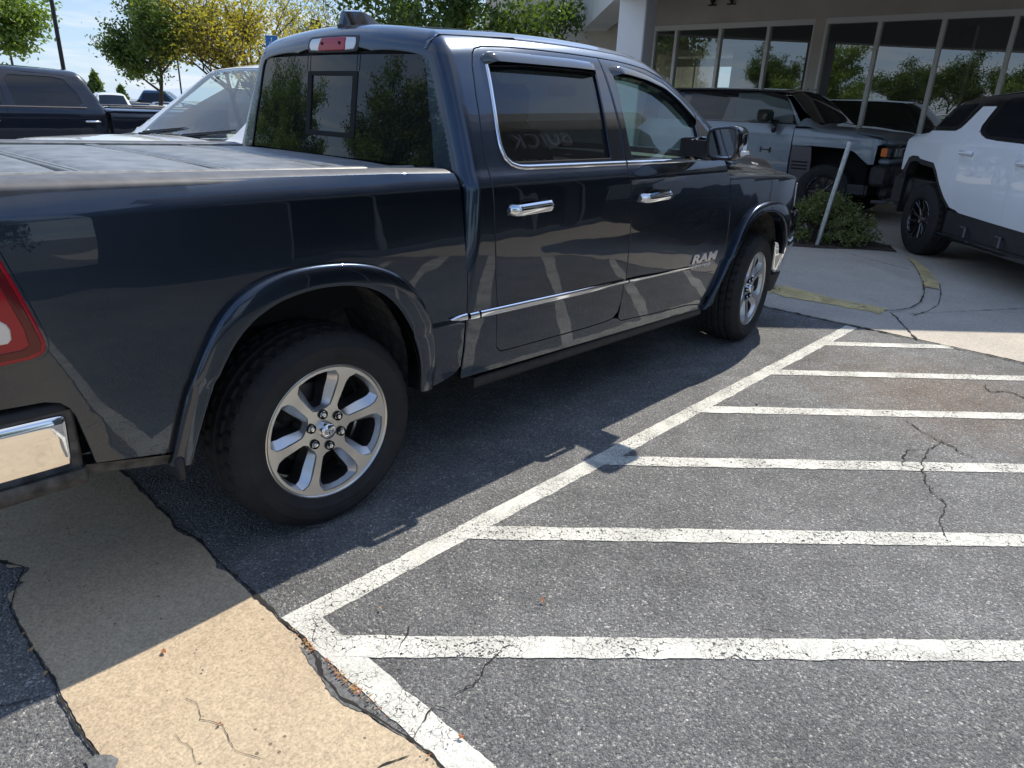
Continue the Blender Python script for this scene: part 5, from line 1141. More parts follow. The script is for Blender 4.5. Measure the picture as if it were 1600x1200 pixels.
# ================================================================ OTHER VEHICLES
def f_gen(W, TOP, xr, xf, tr=.16, tf=.16, rr=.10, r_top=.07, k=.06, dome=.05):
    def f(P):
        x, y, z = P[..., 0], np.abs(P[..., 1]), P[..., 2]
        s = y-W(z)+k*np.clip(x-(xf-.9), 0, None)**2+k*np.clip((xr+.9)-x, 0, None)**2
        sl = (TOP(x+.01)-TOP(x-.01))/.02
        h = (z-TOP(x)+dome*(y/.8)**2)/np.sqrt(1+sl**2)
        g = rmax(s, h, r_top); g = rmax(g, x-xf+.10*(y/.9)**2, tf); return rmax(g, xr-x+.05*(y/.9)**2, tr)
    return f
def m_low(u, v): return np.stack([u, v, .55+0*u], -1), np.stack([0*u, 0*u, 0*u+1], -1)
def lin(xs, ys): return lambda x: np.interp(x, xs, ys)
def smoothlin(xs, ys, w=.06):
    def f(x):
        x = np.asarray(x, float); return sum(np.interp(x+d*w, xs, ys)*c for d, c in ((-1.5, .1), (-.75, .22), (0, .36), (.75, .22), (1.5, .1)))
    return f
M['evgrey'] = paintmat('slate_blue_paint', (.20, .24, .285), .35, .40, .04, flake=False)
M['evwhite'] = paintmat('white_paint', (.80, .82, .86), .0, .40, .03, flake=False)
M['carwhite'] = paintmat('pearl_white_paint', (.70, .70, .70), .0, .35, .03, flake=False)
M['blackpaint'] = paintmat('black_truck_paint', (.008, .012, .024), .2, .3, .03, flake=False)
M['vent'] = mat('mauve_reflection_cladding', (.085, .075, .085), .45)  # mauve tint is a reflection painted into the base colour
M['darkglass'] = mat('dark_car_glass', (.008, .009, .012), .03, 0, spec=.6)
M['paleglass'] = mat('painted_reflection_glass', (.09, .12, .12), .03, 0, spec=.6)  # bright ground reflection put into a paler base colour than the other panes
def ev_wheel(parent, loc, rz, R=.445, n_sp=9):
    w = bpy.data.objects.new('wheel', None); link(w, parent); w.location = loc; w.rotation_euler = (0, 0, rz)
    m = MB(); v = []; prof = [(.24, .02), (.27, -.01), (.33, -.02), (.39, -.012), (.425, .01)]+[(R-.012*abs((y-.15)/.13)**3, y) for y in np.linspace(.02, .28, 16)]+[(.40, .30), (.3, .31), (.24, .27)]; n = 120; L = len(prof)
    for k in range(n):
        for j, (r, y) in enumerate(prof):
            rr = r-(.012 if 5 <= j < 21 and ((k+(j//3)*2) % 4 == 0 or j in (9, 13, 17)) else 0); v.append((rr*math.cos(2*math.pi*k/n), y, rr*math.sin(2*math.pi*k/n)))
    m.add(v, [(k*L+j, k*L+j+1, ((k+1) % n)*L+j+1, ((k+1) % n)*L+j) for k in range(n) for j in range(L-1)]); m.build('tyre', M['rubber'], w, smooth=30)
    m = MB(); m.lathe_y([(.245, .03), (.25, .0), (.243, -.004), (.235, .006), (.232, .05), (.228, .20)], 60); m.lathe_y([(.001, .035), (.05, .03), (.06, .05)], 24)
    for k in range(n_sp):
        a = 2*math.pi*k/n_sp
        for da in (-.13, .13):
            m.tube([(.05*math.cos(a), .045, .05*math.sin(a)), (.14*math.cos(a+da*.5), .035, .14*math.sin(a+da*.5)), (.238*math.cos(a+da), .012, .238*math.sin(a+da))], [.014, .012, .012], 6)
    m.build('rim', M['gloss_black'], w, smooth=40); m = MB(); m.lathe_y([(.001, .12), (.23, .12)], 40); m.build('brake_disc', M['disc'], w); return w
# --- grey electric off-roader: local x forward, origin under the front axle
WE = spl([.3, .55, .8, 1.05, 1.25, 1.40, 1.47, 1.55, 1.75, 1.95, 2.05], [1.02, 1.05, 1.075, 1.08, 1.07, 1.05, 1.02, .985, .92, .85, .80])
TG = smoothlin([-4.3, -3.9, -2.6, -1.6, -1.0, -.86, -.30, -.20, .3, .8, 1.0], [1.96, 2.05, 2.075, 2.07, 2.05, 1.99, 1.535, 1.51, 1.495, 1.44, 1.38])
fG = f_gen(WE, TG, -4.25, .98)
EV = thing('grey_electric_suv', 'slate grey electric off-roader with a black roof parked in front of the windows', 'car', (12.27, 1.44, 0), R_(-90))
g = M['evgrey']
bodyG = [(-4.1, .70), (-4.1, 1.475), (-.645, 1.475), (-.645, .62), (-1.2, .60), (-2.6, .60), (-3.0, .95), (-3.6, .95), (-3.75, .70)]
panel('rear_body', fG, bodyG, m_side, step=.09, mt=g, parent=EV, both='two', skirt=.03)
wingG = [(-.632, 1.42), (-.3, 1.42), (.3, 1.40), (.74, 1.32), (.90, 1.28), (.74, 1.22), (.735, .94), (.66, .93), (.545, 1.01), (.43, 1.10), (.30, 1.15), (-.25, 1.16), (-.62, 1.15)]
panel('front_wing', fG, wingG, m_side, step=.07, mt=g, parent=EV, both='two', skirt=.03)
panel('bonnet', fG, [(-.62, -1.025), (0, -1.02), (.5, -1.0), (.8, -.93), (.93, -.80), (.96, 0), (-.26, 0), (-.28, -.8), (-.45, -.93)], m_low, step=.07, mt=g, parent=EV, both=True, skirt=.03)
vents = panel('vent_panel', fG, [(-.615, 1.14), (-.29, 1.14), (-.26, .95), (-.245, .30), (-.60, .30)], m_side, step=.08, mt=M['vent'], parent=EV, both='two', skirt=.03)
for k, v in enumerate(vents):
    for i in range(3):
        z = .90-i*.055; panel('vent_slot', fG, [(-.575, z), (-.30, z), (-.31, z-.020), (-.58, z-.020)], m_side, step=.08, mt=M['dark'], parent=v, off=.004, side=(-1, 1)[k], skirt=.004)
gh = panel('greenhouse', fG, [(-4.0, 1.485), (-3.95, 1.85), (-3.7, 1.965), (-2.0, 1.985), (-1.2, 1.975), (-.95, 1.93), (-.82, 1.82), (-.64, 1.60), (-.56, 1.485)], m_side, step=.09, mt=M['gloss_black'], parent=EV, both='two', skirt=.02)
for k, v in enumerate(gh):
    sd_ = (-1, 1)[k]
    panel('window', fG, [(-2.76, 1.505), (-2.76, 1.955), (-1.96, 1.96), (-2.02, 1.505)], m_side, step=.1, mt=M['darkglass'], parent=v, off=.003, side=sd_, skirt=.004)
    panel('window', fG, [(-1.79, 1.500), (-1.83, 1.955), (-1.42, 1.955), (-1.0, 1.87), (-.88, 1.83), (-.76, 1.66), (-.70, 1.505)], m_side, step=.1, mt=M['paleglass'], parent=v, off=.003, side=sd_, skirt=.004)
    panel('window', fG, [(-3.72, 1.505), (-3.72, 1.93), (-2.92, 1.955), (-2.92, 1.505)], m_side, step=.1, mt=M['darkglass'], parent=v, off=.003, side=sd_, skirt=.004)
    panel('windscreen_pillar', fG, [(-.915, 1.90), (-.865, 1.865), (-.68, 1.64), (-.555, 1.50), (-.62, 1.49), (-.755, 1.69)], m_side, step=.08, mt=g, parent=EV, off=.006, side=sd_, skirt=.01)
    # mirror
    mm = MB(); y = sd_*1.14; mm.box((-1.20, min(y, y+sd_*.26), 1.50), (-.98, max(y, y+sd_*.26), 1.70), bev=.04); mm.box((-1.05, min(sd_*.98, y), 1.50), (-.95, max(sd_*.98, y), 1.54)); wm_ = mm.build('wing_mirror', M['gloss_black'], EV, smooth=40)
    mm = MB(); mm.box((-.99, y+sd_*.03-.05, 1.33), (-.90, y+sd_*.03+.05, 1.49), bev=.03); mm.build('camera_pod', M['gloss_black'], wm_, smooth=40)
panel('roof', fG, [(-4.0, -.78), (-1.0, -.80), (-.93, -.76), (-.93, 0), (-4.1, 0)], m_low, step=.12, mt=M['gloss_black'], parent=EV, both=True, skirt=.02)
panel('windscreen', fG, [(-.89, -.76), (-.60, -.86), (-.37, -.93), (-.30, -.6), (-.30, 0), (-.90, 0)], m_low, step=.08, mt=M['darkglass'], parent=EV, both=True, skirt=.01)
m = MB(); m.box((-.905, .06, 1.72), (-.66, .22, 1.90)) if False else None
m = MB()
for y in (-.36, 0, .36): m.box((-1.02, y-.06, 2.06), (-.95, y+.06, 2.085), bev=.01)
m.build('roof_marker_lamp', M['lens'], EV)
m = MB(); m.box((.88, -.95, .62), (1.04, .95, .95), bev=.05); m.box((.70, -1.06, .60), (.98, -.86, .93), bev=.05); m.box((.70, .86, .60), (.98, 1.06, .93), bev=.05); m.box((.80, -.85, .40), (1.02, .85, .66), bev=.06); m.build('front_bumper', M['plastic'], EV, smooth=40)
for q in (-1, 1): m = MB(); m.tube([(.80, q*1.0, .36), (.98, q*.95, .37), (1.02, q*.6, .42), (1.04, q*.45, .62)], [.03, .035, .035, .025], 8); m.build('bumper_blade', M['vent'], EV, smooth=40)
m = MB(); m.box((.78, -1.015, 1.035), (.975, .0, 1.215), bev=.03); m.box((.78, 0, 1.035), (.975, 1.015, 1.215), bev=.03); nose = m.build('front_light_bar', M['gloss_black'], EV, smooth=40)
m = MB(); m.box((.775, -1.0, .94), (.965, 1.0, 1.03), bev=.03); m.box((.7, -.93, 1.22), (.955, .93, 1.30), bev=.04); m.build('nose_panel', g, EV, smooth=40)
for sg in (-1, 1):
    m = MB(); m.box((.80, min(sg*.985, sg*1.022), 1.06), (.90, max(sg*.985, sg*1.022), 1.19), bev=.01); m.build('side_marker', M['amber'], nose, smooth=30)
    for j in range(2):
        m = MB(); y = sg*(.80-.22*j); m.box((.96, y-.08, 1.06), (.985, y+.08, 1.19), bev=.02); m.build('headlight', M['lens'], nose, smooth=30)
m = MB(); m.box((-4.2, -.98, .45), (.7, .98, .60)); m.box((-2.9, -1.06, .38), (-.65, 1.06, .60), bev=.04); m.box((-4.15, -1.0, .9), (.7, 1.0, 1.4)) if False else None; m.build('underbody', M['plastic'], EV, smooth=40)
def arch_liner(parent, x0, x1, z1, name='wheel_well', y=1.0):
    for sg in (-1, 1):
        m = MB(); pts = [(x0, .45), (x0+.03, z1-.2), (x0+.2, z1), (x1-.2, z1), (x1-.03, z1-.2), (x1, .45)]; m.strip([[(a, sg*y, b) for a, b in pts], [(a, sg*(y-.42), b) for a, b in pts]]); m.add([(a, sg*(y-.42), b) for a, b in pts], [tuple(range(6))]); m.build(name, M['dark'], parent)
arch_liner(EV, -.62, .66, 1.18); arch_liner(EV, -3.9, -2.7, 1.1)
m = MB(); z = 1.05
m.box((-1.42, -1.088, z-.012), (-1.26, -1.080, z+.012)); m.box((-1.44, -1.090, z-.045), (-1.41, -1.080, z+.045)); m.box((-1.27, -1.090, z-.045), (-1.24, -1.080, z+.045)); m.v = [(x+.26, y, z_) for x, y, z_ in m.v]; m.build('door_emblem', M['gloss_black'], EV)
for x, rz in ((0, R_(8)), (-3.3, 0)):
    ev_wheel(EV, (x, -1.03, .445), rz); ev_wheel(EV, (x, 1.03, .445), math.pi+rz)
# --- white electric off-roader: local x forward, origin under the rear axle
TW = smoothlin([-.75, -.40, -.30, -.10, .05, .45, 1.1, 2.0, 2.35, 2.9, 3.3, 4.25], [1.50, 1.545, 1.56, 1.80, 1.905, 1.955, 2.0, 2.01, 1.96, 1.55, 1.50, 1.38], .05)
fW = f_gen(WE, TW, -.95, 4.35)
EW = thing('white_electric_suv', 'white electric off-roader with black wheels and black roof at the right edge', 'car', (9.595, -1.449, 0), R_(221))
w_ = M['evwhite']
qp = [(-.66, 1.0), (-.69, 1.2), (-.70, 1.38), (-.60, 1.46), (-.45, 1.487), (-.30, 1.500), (.308, 1.512), (.386, 1.550), (.433, 1.60), (.581, 1.785), (.835, 1.785), (.79, 1.69), (.752, 1.59), (.770, 1.525), (.660, 1.417), (.590, 1.288), (.566, 1.116), (.607, .918), (.672, .782), (.800, .665), (.694, .680), (.547, .775), (.396, .905), (.269, 1.040), (.145, 1.140), (-.212, 1.168), (-.274, 1.195), (-.422, 1.194), (-.50, 1.164), (-.58, 1.02)]
panel('rear_quarter', fW, qp, m_side, step=.05, mt=w_, parent=EW, both='two', skirt=.03)
dq = [(.772, 1.512), (.669, 1.414), (.600, 1.288), (.577, 1.116), (.618, .920), (.684, .788), (.80, .672), (.90, .642), (1.393, .628), (1.69, .620), (1.69, 1.425), (1.2, 1.437), (.995, 1.451), (.86, 1.485), (.80, 1.515)]
hd1 = panel('rear_door', fW, dq, m_side, step=.06, mt=w_, parent=EW, both='two', skirt=.03)
hd2 = panel('front_door', fW, [(1.70, .620), (2.75, .60), (2.78, 1.40), (1.70, 1.425)], m_side, step=.09, mt=w_, parent=EW, both='two', skirt=.03)
panel('front_wing', fW, [(2.79, .60), (2.79, 1.40), (3.9, 1.33), (4.1, 1.25), (4.1, .95), (3.9, .93), (3.75, 1.10), (3.1, 1.12), (2.95, .9)], m_side, step=.09, mt=w_, parent=EW, both='two', skirt=.03)
panel('bonnet', fW, [(2.95, -1.0), (3.6, -.99), (4.1, -.88), (4.25, -.7), (4.28, 0), (2.95, 0)], m_low, step=.1, mt=w_, parent=EW, both=True, skirt=.03)
gw = panel('greenhouse', fW, [(-.36, 1.522), (-.27, 1.58), (-.13, 1.73), (.04, 1.835), (.45, 1.885), (1.1, 1.92), (1.9, 1.935), (2.3, 1.90), (2.75, 1.55), (2.85, 1.43), (1.2, 1.444), (.995, 1.458), (.86, 1.50), (.79, 1.535), (.76, 1.585), (.80, 1.69), (.845, 1.795), (.575, 1.795), (.425, 1.612), (.378, 1.562), (.30, 1.522)], m_side, step=.08, mt=M['gloss_black'], parent=EW, both='two', skirt=.02)
for k, v in enumerate(gw):
    sd_ = (-1, 1)[k]
    panel('window', fW, [(-.22, 1.560), (-.09, 1.72), (.06, 1.80), (.50, 1.82), (.36, 1.62), (.27, 1.560)], m_side, step=.1, mt=M['darkglass'], parent=v, off=.003, side=sd_, skirt=.004)
    panel('window', fW, [(.90, 1.53), (.86, 1.60), (.98, 1.84), (1.04, 1.87), (1.64, 1.885), (1.66, 1.47), (1.05, 1.48)], m_side, step=.1, mt=M['darkglass'], parent=v, off=.003, side=sd_, skirt=.004)
    panel('window', fW, [(1.76, 1.47), (1.74, 1.885), (2.15, 1.88), (2.62, 1.50), (2.6, 1.46)], m_side, step=.1, mt=M['darkglass'], parent=v, off=.003, side=sd_, skirt=.004)
    for par, x0, z0 in ((hd1[k], .66, 1.29), (hd2[k], 1.72, 1.25)):
        m = MB(); y = float(WE(z0)); m.box((x0, min(sd_*y, sd_*(y+.05)), z0-.028), (x0+.26, max(sd_*y, sd_*(y+.05)), z0+.028), bev=.022); m.build('handle', w_, par, smooth=40)
panel('roof', fW, [(-.02, -.78), (.5, -.84), (2.2, -.80), (2.25, 0), (.0, 0)], m_low, step=.12, mt=M['gloss_black'], parent=EW, both=True, skirt=.02)
panel('rear_glass', fW, [(-.32, -.86), (-.06, -.80), (-.06, 0), (-.32, 0)], m_low, step=.08, mt=M['darkglass'], parent=EW, both=True, skirt=.01)
panel('windscreen', fW, [(2.28, -.74), (2.86, -.86), (2.9, 0), (2.28, 0)], m_low, step=.1, mt=M['darkglass'], parent=EW, both=True, skirt=.01)
panel('rear_deck', fW, [(-.66, -.92), (-.36, -1.0), (-.36, 0), (-.80, 0)], m_low, step=.08, mt=w_, parent=EW, both=True, skirt=.02)
m = MB(); m.box((-1.0, -.92, .95), (-.72, .92, 1.45), bev=.08); m.build('tail_panel', w_, EW, smooth=40)
m = MB(); m.box((-1.02, -.98, .50), (-.60, .98, .96), bev=.08); m.build('rear_bumper', M['plastic'], EW, smooth=40)
m = MB(); m.box((.60, -1.035, .36), (2.9, 1.035, .655), bev=.03); m.box((-.9, -.9, .45), (4.2, .9, .9)); m.build('rocker', M['plastic'], EW, smooth=40)
for sg in (-1, 1):
    m = MB(); m.box((.66, min(sg*1.04, sg*1.13), .335), (2.85, max(sg*1.04, sg*1.13), .385), bev=.012)
    m.build('side_step', M['gloss_black'], EW, smooth=40)
    m = MB()
    for x in (1.0, 1.65, 2.4): m.tube([(x, sg*1.04, .50), (x+.12, sg*1.06, .50), (x+.17, sg*1.09, .40)], .014, 8)
    m.build('step_bracket', M['vent'], EW, smooth=40)
    a = [(-.58, 1.0), (-.50, 1.164), (-.422, 1.190), (-.274, 1.190), (-.212, 1.165), (.145, 1.136), (.269, 1.035), (.396, .90), (.547, .77), (.694, .675)]; q = [(x*.90+.0, .55+(z-.55)*.90) for x, z in a]
    m = MB(); m.strip([[(x, sg*(float(WE(z))-.004), z) for x, z in a], [(x, sg*(float(WE(z))-.01), z) for x, z in q], [(x, sg*.95, z) for x, z in q]]); m.build('wheel_arch_trim', M['plastic'], EW, smooth=30)
arch_liner(EW, -.66, .66, 1.20); arch_liner(EW, 2.9, 4.0, 1.15)
for x in (0, 3.44):
    ev_wheel(EW, (x, -1.03, .445), 0); ev_wheel(EW, (x, 1.03, .445), math.pi)

# --- black pickup at the left: local x forward (towards -X), origin under the rear edge of its cab
WK = spl([.3, .6, .9, 1.1, 1.25, 1.32, 1.40, 1.6, 1.8, 1.92], [.95, .99, 1.005, 1.0, .985, .965, .935, .86, .76, .68])
TK = smoothlin([-.02, .13, .22, 1.4, 2.0, 2.3, 2.95, 3.3, 4.2, 4.5], [1.40, 1.78, 1.88, 1.92, 1.90, 1.84, 1.36, 1.30, 1.20, 1.08], .05)
fK = f_gen(WK, TK, -.10, 4.5, tr=.06); fKb = f_gen(WK, lin([-2.5, 0], [1.36, 1.36]), -2.05, .2, r_top=.04)
BK = thing('black_pickup', 'black crew cab pickup parked side-on at the left edge behind the near bed', 'pickup truck', (2.93, 10.5, -.02), math.pi)
k_ = M['blackpaint']
panel('cab', fK, [(-.02, .55), (-.03, .9), (-.03, 1.30), (-.02, 1.40), (.10, 1.66), (.18, 1.80), (1.3, 1.845), (2.0, 1.83), (2.3, 1.76), (2.85, 1.38), (2.85, .50)], m_side, holes=[[(.40, 1.345), (.28, 1.40), (.33, 1.55), (.46, 1.73), (.62, 1.76), (1.16, 1.765), (1.24, 1.70), (1.18, 1.345)], [(1.34, 1.345), (1.38, 1.70), (1.44, 1.76), (1.95, 1.74), (2.2, 1.66), (2.62, 1.36), (2.6, 1.345)]], step=.06, mt=k_, parent=BK, both='two', skirt=.03)
panel('window', fK, [(.36, 1.33), (.26, 1.40), (.31, 1.56), (.45, 1.74), (.62, 1.775), (1.18, 1.78), (1.25, 1.70), (1.20, 1.33)], m_side, step=.1, mt=M['darkglass'], parent=BK, both='two', off=-.008, skirt=0)
panel('window', fK, [(1.32, 1.33), (1.36, 1.71), (1.44, 1.775), (1.95, 1.76), (2.22, 1.68), (2.66, 1.36), (2.6, 1.33)], m_side, step=.1, mt=M['darkglass'], parent=BK, both='two', off=-.008, skirt=0)
panel('roof', fK, [(.10, -.76), (.3, -.765), (2.2, -.72), (2.3, 0), (.02, 0)], m_low, step=.1, mt=k_, parent=BK, both=True, skirt=.02)
panel('rear_window', fK, [(-.70, 1.40), (-.62, 1.74), (.62, 1.74), (.70, 1.40)], lambda u, v: (np.stack([0*u+.6, u, v], -1), np.stack([0*u-1, 0*u, 0*u], -1)), step=.1, mt=M['darkglass'], parent=BK, skirt=.01)
panel('windscreen', fK, [(2.32, -.66), (2.92, -.82), (2.98, 0), (2.32, 0)], m_low, step=.1, mt=M['darkglass'], parent=BK, both=True, skirt=.01)
panel('bonnet', fK, [(2.95, -.95), (3.8, -.9), (4.3, -.7), (4.42, 0), (3.0, 0)], m_low, step=.1, mt=k_, parent=BK, both=True, skirt=.02)
panel('front_wing', fK, [(2.87, .5), (2.87, 1.26), (3.8, 1.2), (4.3, 1.1), (4.3, .6), (4.05, .55), (3.95, .85), (3.3, .85), (3.2, .5)], m_side, step=.09, mt=k_, parent=BK, both='two', skirt=.03)
panel('bed_side', fKb, [(-.08, .55), (-.08, 1.33), (-2.0, 1.33), (-2.0, .55), (-1.65, .5), (-1.5, .88), (-.9, .88), (-.75, .5)], m_side, step=.09, mt=k_, parent=BK, both='two', skirt=.03)
m = MB(); m.box((-2.0, -.955, 1.335), (-.09, -.80, 1.365), bev=.012); m.box((-2.0, .80, 1.335), (-.09, .955, 1.365), bev=.012); m.box((-2.03, -.9, 1.0), (-1.98, .9, 1.36)); m.build('bed_rail', M['rail'], BK, smooth=40)
m = MB(); m.box((-2.0, -.9, .8), (-.1, .9, .86)); m.box((-2., -.9, .5), (4.2, .9, .60)); m.box((.05, -.9, .6), (2.9, .9, .7)); m.build('underbody', M['dark'], BK)
for x0 in (.10, 1.42):
    for sg in (-1, 1):
        m = MB(); y = 1.0; m.box((x0, min(sg*y, sg*(y+.04)), 1.125), (x0+.22, max(sg*y, sg*(y+.04)), 1.158), bev=.012); m.build('door_handle', M['chrome'], BK, smooth=40)
for x in (1.30,):
    for sg in (-1, 1):
        m = MB(); zz = np.linspace(.55, 1.80, 30); m.strip([[(x-.003, sg*(float(WK(z))+.002), z), (x+.003, sg*(float(WK(z))+.002), z)] for z in zz]); m.build('door_gap', M['dark'], BK)
m = MB(); rows = [[(x, -(float(WK(1.335))+.006), 1.325), (x, -(float(WK(1.335))+.010), 1.337), (x, -(float(WK(1.345))+.004), 1.347)] for x in (.25, 2.6)]; m.strip(rows); m.mirror_y(); m.build('belt_moulding', M['vent'], BK)
for x in (-1.2, 3.62):
    ev_wheel(BK, (x, -.95, .42), 0, .42); ev_wheel(BK, (x, .95, .42), math.pi, .42)

# --- white car nose-on beside the near pickup: local x forward, origin under the base of its windscreen
WV = spl([.3, .6, .9, 1.05, 1.15, 1.25, 1.5, 1.75, 1.9], [.90, .94, .96, .95, .93, .88, .78, .68, .61])
TV = smoothlin([-3.3, -2.9, -2.0, -1.2, -.85, .02, .15, .6, 1.15, 1.45], [1.72, 1.82, 1.91, 1.91, 1.85, 1.225, 1.215, 1.225, 1.205, 1.00], .05)
fV = f_gen(WV, TV, -3.4, 1.42)
CV = thing('white_crossover', 'white crossover facing left, its windscreen and bonnet showing beyond the bed cover', 'car', (1.70, 3.98, 0), R_(191.5))
c_ = M['carwhite']
panel('body_side', fV, [(-3.2, .5), (-3.2, 1.12), (-.1, 1.12), (.5, 1.07), (1.0, .98), (1.2, .85), (1.2, .5)], m_side, step=.1, mt=c_, parent=CV, both='two', skirt=.02)
panel('bonnet', fV, [(.12, -.83), (.6, -.83), (1.0, -.78), (1.30, -.6), (1.36, 0), (.12, 0)], m_low, step=.05, mt=c_, parent=CV, both=True, skirt=.02)
panel('windscreen', fV, [(-.83, -.60), (-.80, -.62), (-.05, -.745), (0, -.74), (.05, -.4), (.07, 0), (-.86, 0), (-.85, -.4)], m_low, step=.06, mt=M['wind'], parent=CV, off=-.003, both=True, skirt=0)
def m_gv(u, v):
    ph = v/.9; return np.stack([u, 0*u, 1.0+0*u], -1), np.stack([0*u, -np.cos(ph), np.sin(ph)], -1)
def gv(x, y, z): return (x, .9*math.atan2(z-1.0, abs(y)))
panel('windscreen_pillar', fV, [gv(-.95, .60, 1.85), gv(-.82, .585, 1.81), gv(-.4, .665, 1.52), gv(-.05, .745, 1.27), gv(.10, .76, 1.20), gv(.05, .86, 1.13), gv(-.15, .86, 1.20), gv(-.45, .77, 1.42), gv(-.85, .66, 1.72)], m_gv, step=.04, mt=c_, parent=CV, both='two', skirt=.02)
panel('roof', fV, [(-3.0, -.62), (-.9, -.615), (-.865, -.55), (-.88, -.3), (-.885, 0), (-3.1, 0)], m_low, step=.08, mt=c_, parent=CV, both=True, skirt=.02)
panel('side_glass', fV, [(-2.9, 1.16), (-2.7, 1.6), (-1.1, 1.66), (-.5, 1.35), (-.25, 1.17)], m_side, step=.1, mt=M['tint'], parent=CV, both='two', off=-.005, skirt=0)
m = MB(); rows = []
for t_ in np.linspace(0, 1, 10):
    x = -1.28+.22*t_; h = .075*(1-sst(t_)); rows.append([(x, .03, 1.895), (x-.02*(1-t_), 0, 1.905+h), (x, -.03, 1.895)])
m.strip(rows); m.build('roof_antenna', c_, CV, smooth=40)
for sg in (-1, 1):
    m = MB(); y0 = -.55 if sg < 0 else .05
    m.tube([(.09, y0, 1.205), (.03, y0+.25, 1.235), (-.06, y0+.58, 1.275)], [.012, .009, .006], 6); m.tube([(.06, y0+.02, 1.225), (-.02, y0+.35, 1.262), (-.10, y0+.60, 1.292)], .007, 6); m.build('wiper', M['plastic'], CV, smooth=40)
m = MB(); m.strip([[(.02, y, 1.20), (.12, y, 1.19), (.20, y, 1.15)] for y in np.linspace(-.80, .80, 12)]); m.build('cowl', M['plastic'], CV)
m = MB(); m.box((-.35, -.75, .85), (.10, .75, 1.14), bev=.06); m.box((-.45, -.2, .7), (-.3, .2, 1.12)); m.build('dashboard', M['interior'], CV, smooth=40)
for y in (-.38, .38):
    m = MB(); m.box((-1.45, y-.24, .5), (-.95, y+.24, .70), bev=.05); m.box((-1.62, y-.24, .65), (-1.45, y+.24, 1.25), bev=.06); m.box((-1.62, y-.12, 1.27), (-1.50, y+.12, 1.47), bev=.04); m.build('seat', M['interior'], CV, smooth=40)
m = MB(); m.tube([(-.52+.06*math.sin(a), .38+.18*math.cos(a), 1.08+.17*math.sin(a)) for a in np.linspace(0, 2*math.pi, 25)], .014, 6, cap=False); m.build('steering_wheel', M['interior'], CV)
m = MB(); m.box((-3.1, -.8, .35), (1.1, .8, .5)); m.box((1.1, -.75, .4), (1.30, .75, .85), bev=.06); m.build('underbody', M['plastic'], CV)
m = MB(); m.box((-.80, -.06, 1.66), (-.76, .10, 1.72), bev=.015); m.build('interior_mirror', M['interior'], CV)
for x in (.55, -2.25):
    ev_wheel(CV, (x, -.90, .36), 0, .36); ev_wheel(CV, (x, .90, .36), math.pi, .36)
for sg in (-1, 1):
    m = MB(); m.box((-.30, min(sg*.90, sg*1.10), 1.10), (-.18, max(sg*.90, sg*1.10), 1.24), bev=.04); m.build('wing_mirror', c_, CV, smooth=40)

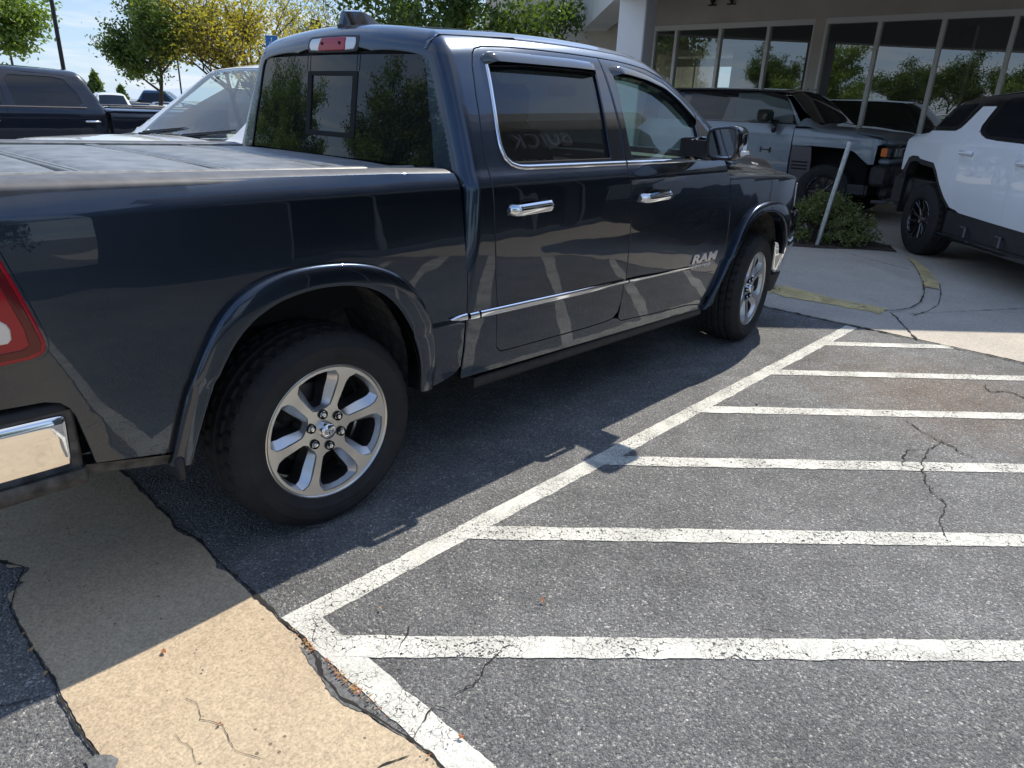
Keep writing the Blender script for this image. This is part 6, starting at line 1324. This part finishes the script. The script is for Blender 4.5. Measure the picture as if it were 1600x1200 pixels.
# --- far parked cars, small in the picture
def far_car(loc, rz, paint, lab, TOPp, xr, xf, W0=.93, cargo=False, s=1.):
    Wf = spl([.3, .6, .9, 1.0, 1.3, 1.6, 1.8], [W0-.03, W0, W0, W0-.02, W0-.12, W0-.24, W0-.3]); TF = smoothlin(*TOPp); f = f_gen(Wf, TF, xr, xf)
    t = thing('parked_car', lab, 'car', loc, rz, 'cars parked far across the lot'); t.scale = (s, s, s)
    xs = np.linspace(xr+.1, xf-.1, 14)
    beltz = .98; sidep = [(x, max(.95, min(beltz, float(TF(x))-.09))) for x in xs]; panel('body_side', f, [(xr+.1, .35)]+sidep+[(xf-.1, .35)], m_side, step=.2, mt=paint, parent=t, both='two', skirt=.02)
    panel('upper_body', f, [(xr+.06, -W0*.9), (xf-.1, -W0*.9), (xf-.04, 0), (xr+.04, 0)], m_low, step=.10, mt=paint, parent=t, both=True, skirt=.05)
    hi = [x for x in xs if float(TF(x)) > 1.30]; a, b = hi[0], hi[-1]
    panel('side_glass', f, [(a-.05, 1.04), (a+.12, float(TF(a+.12))-.14), (b-.25, float(TF(b-.25))-.14), (b+.25, 1.04)], m_side, step=.2, mt=M['darkglass'], parent=t, both='two', off=.006, skirt=0)
    panel('windscreen', f, [(b-.12, -.58), (b+.42, -.68), (b+.46, 0), (b-.12, 0)], m_low, step=.1, mt=M['darkglass'], parent=t, both=True, off=.006, skirt=0)
    m = MB(); m.box((xf-.22, -.62, .62), (xf+.01, .62, .82), bev=.03); m.box((xf-.2, -.8, .35), (xf+.02, .8, .55), bev=.04); m.build('grille', M['plastic'], t, smooth=40)
    for sg in (-1, 1): m = MB(); m.box((xf-.25, min(sg*.60, sg*.82), .66), (xf-.02, max(sg*.60, sg*.82), .80), bev=.03); m.build('headlight', M['lens'], t, smooth=40)
    for x in (xr+.85, xf-.85):
        for sg in (-1, 1):
            m = MB(); m.lathe_y([(.001, -.0), (.2, -.0), (.22, .01), (.34, .0), (.35, .03), (.35, .2), (.3, .22)], 28, c=(0, 0, 0)); m.v = [(a_, b_*(-sg*-1)*1., c__) for a_, b_, c__ in m.v]; m.v = [(a_+x, (W0-.0-b_)*sg if True else 0, c__+.35) for a_, b_, c__ in [(q[0], abs(q[1]), q[2]) for q in m.v]]; m.build('wheel', M['rubber'], t, smooth=40)
    return t
suv = ([-2.5, -2.3, -1.2, .2, .95, 1.3, 2.1, 2.3], [1.5, 1.72, 1.80, 1.76, 1.15, 1.08, 1.0, .8])
sed = ([-2.3, -2.1, -1.3, -.5, .3, 1.0, 1.9, 2.2], [.95, 1.05, 1.40, 1.45, 1.42, 1.0, .88, .7])
pick = ([-2.8, -2.7, -1.0, -.9, -.6, .6, 1.3, 2.3, 2.5], [1.1, 1.15, 1.15, 1.3, 1.78, 1.78, 1.2, 1.08, .8])
M['farblue'] = paintmat('far_blue_paint', (.04, .10, .17), .2, .3, .03, flake=False)
far_car((14.1, 41.4, gz(0, 41.4)), R_(-103), M['carwhite'], 'far white off-roader facing the camera just right of the black pickup cab', suv, -2.5, 2.3, s=1.02)
far_car((15.3, 37.6, gz(0, 37.6)-.15), R_(-128), M['carwhite'], 'far silver-white saloon between the white off-roader and the blue pickup', sed, -2.3, 2.2)
far_car((18.6, 46.4, gz(0, 46.4)+.25), R_(-35), M['farblue'], 'far dark blue pickup parked side-on under the deep green tree', pick, -2.8, 2.5, s=1.05)
far_car((17.2, 41.8, gz(0, 41.8)), R_(-110), M['evgrey'], 'far grey car tucked beside the blue pickup', sed, -2.3, 2.2)
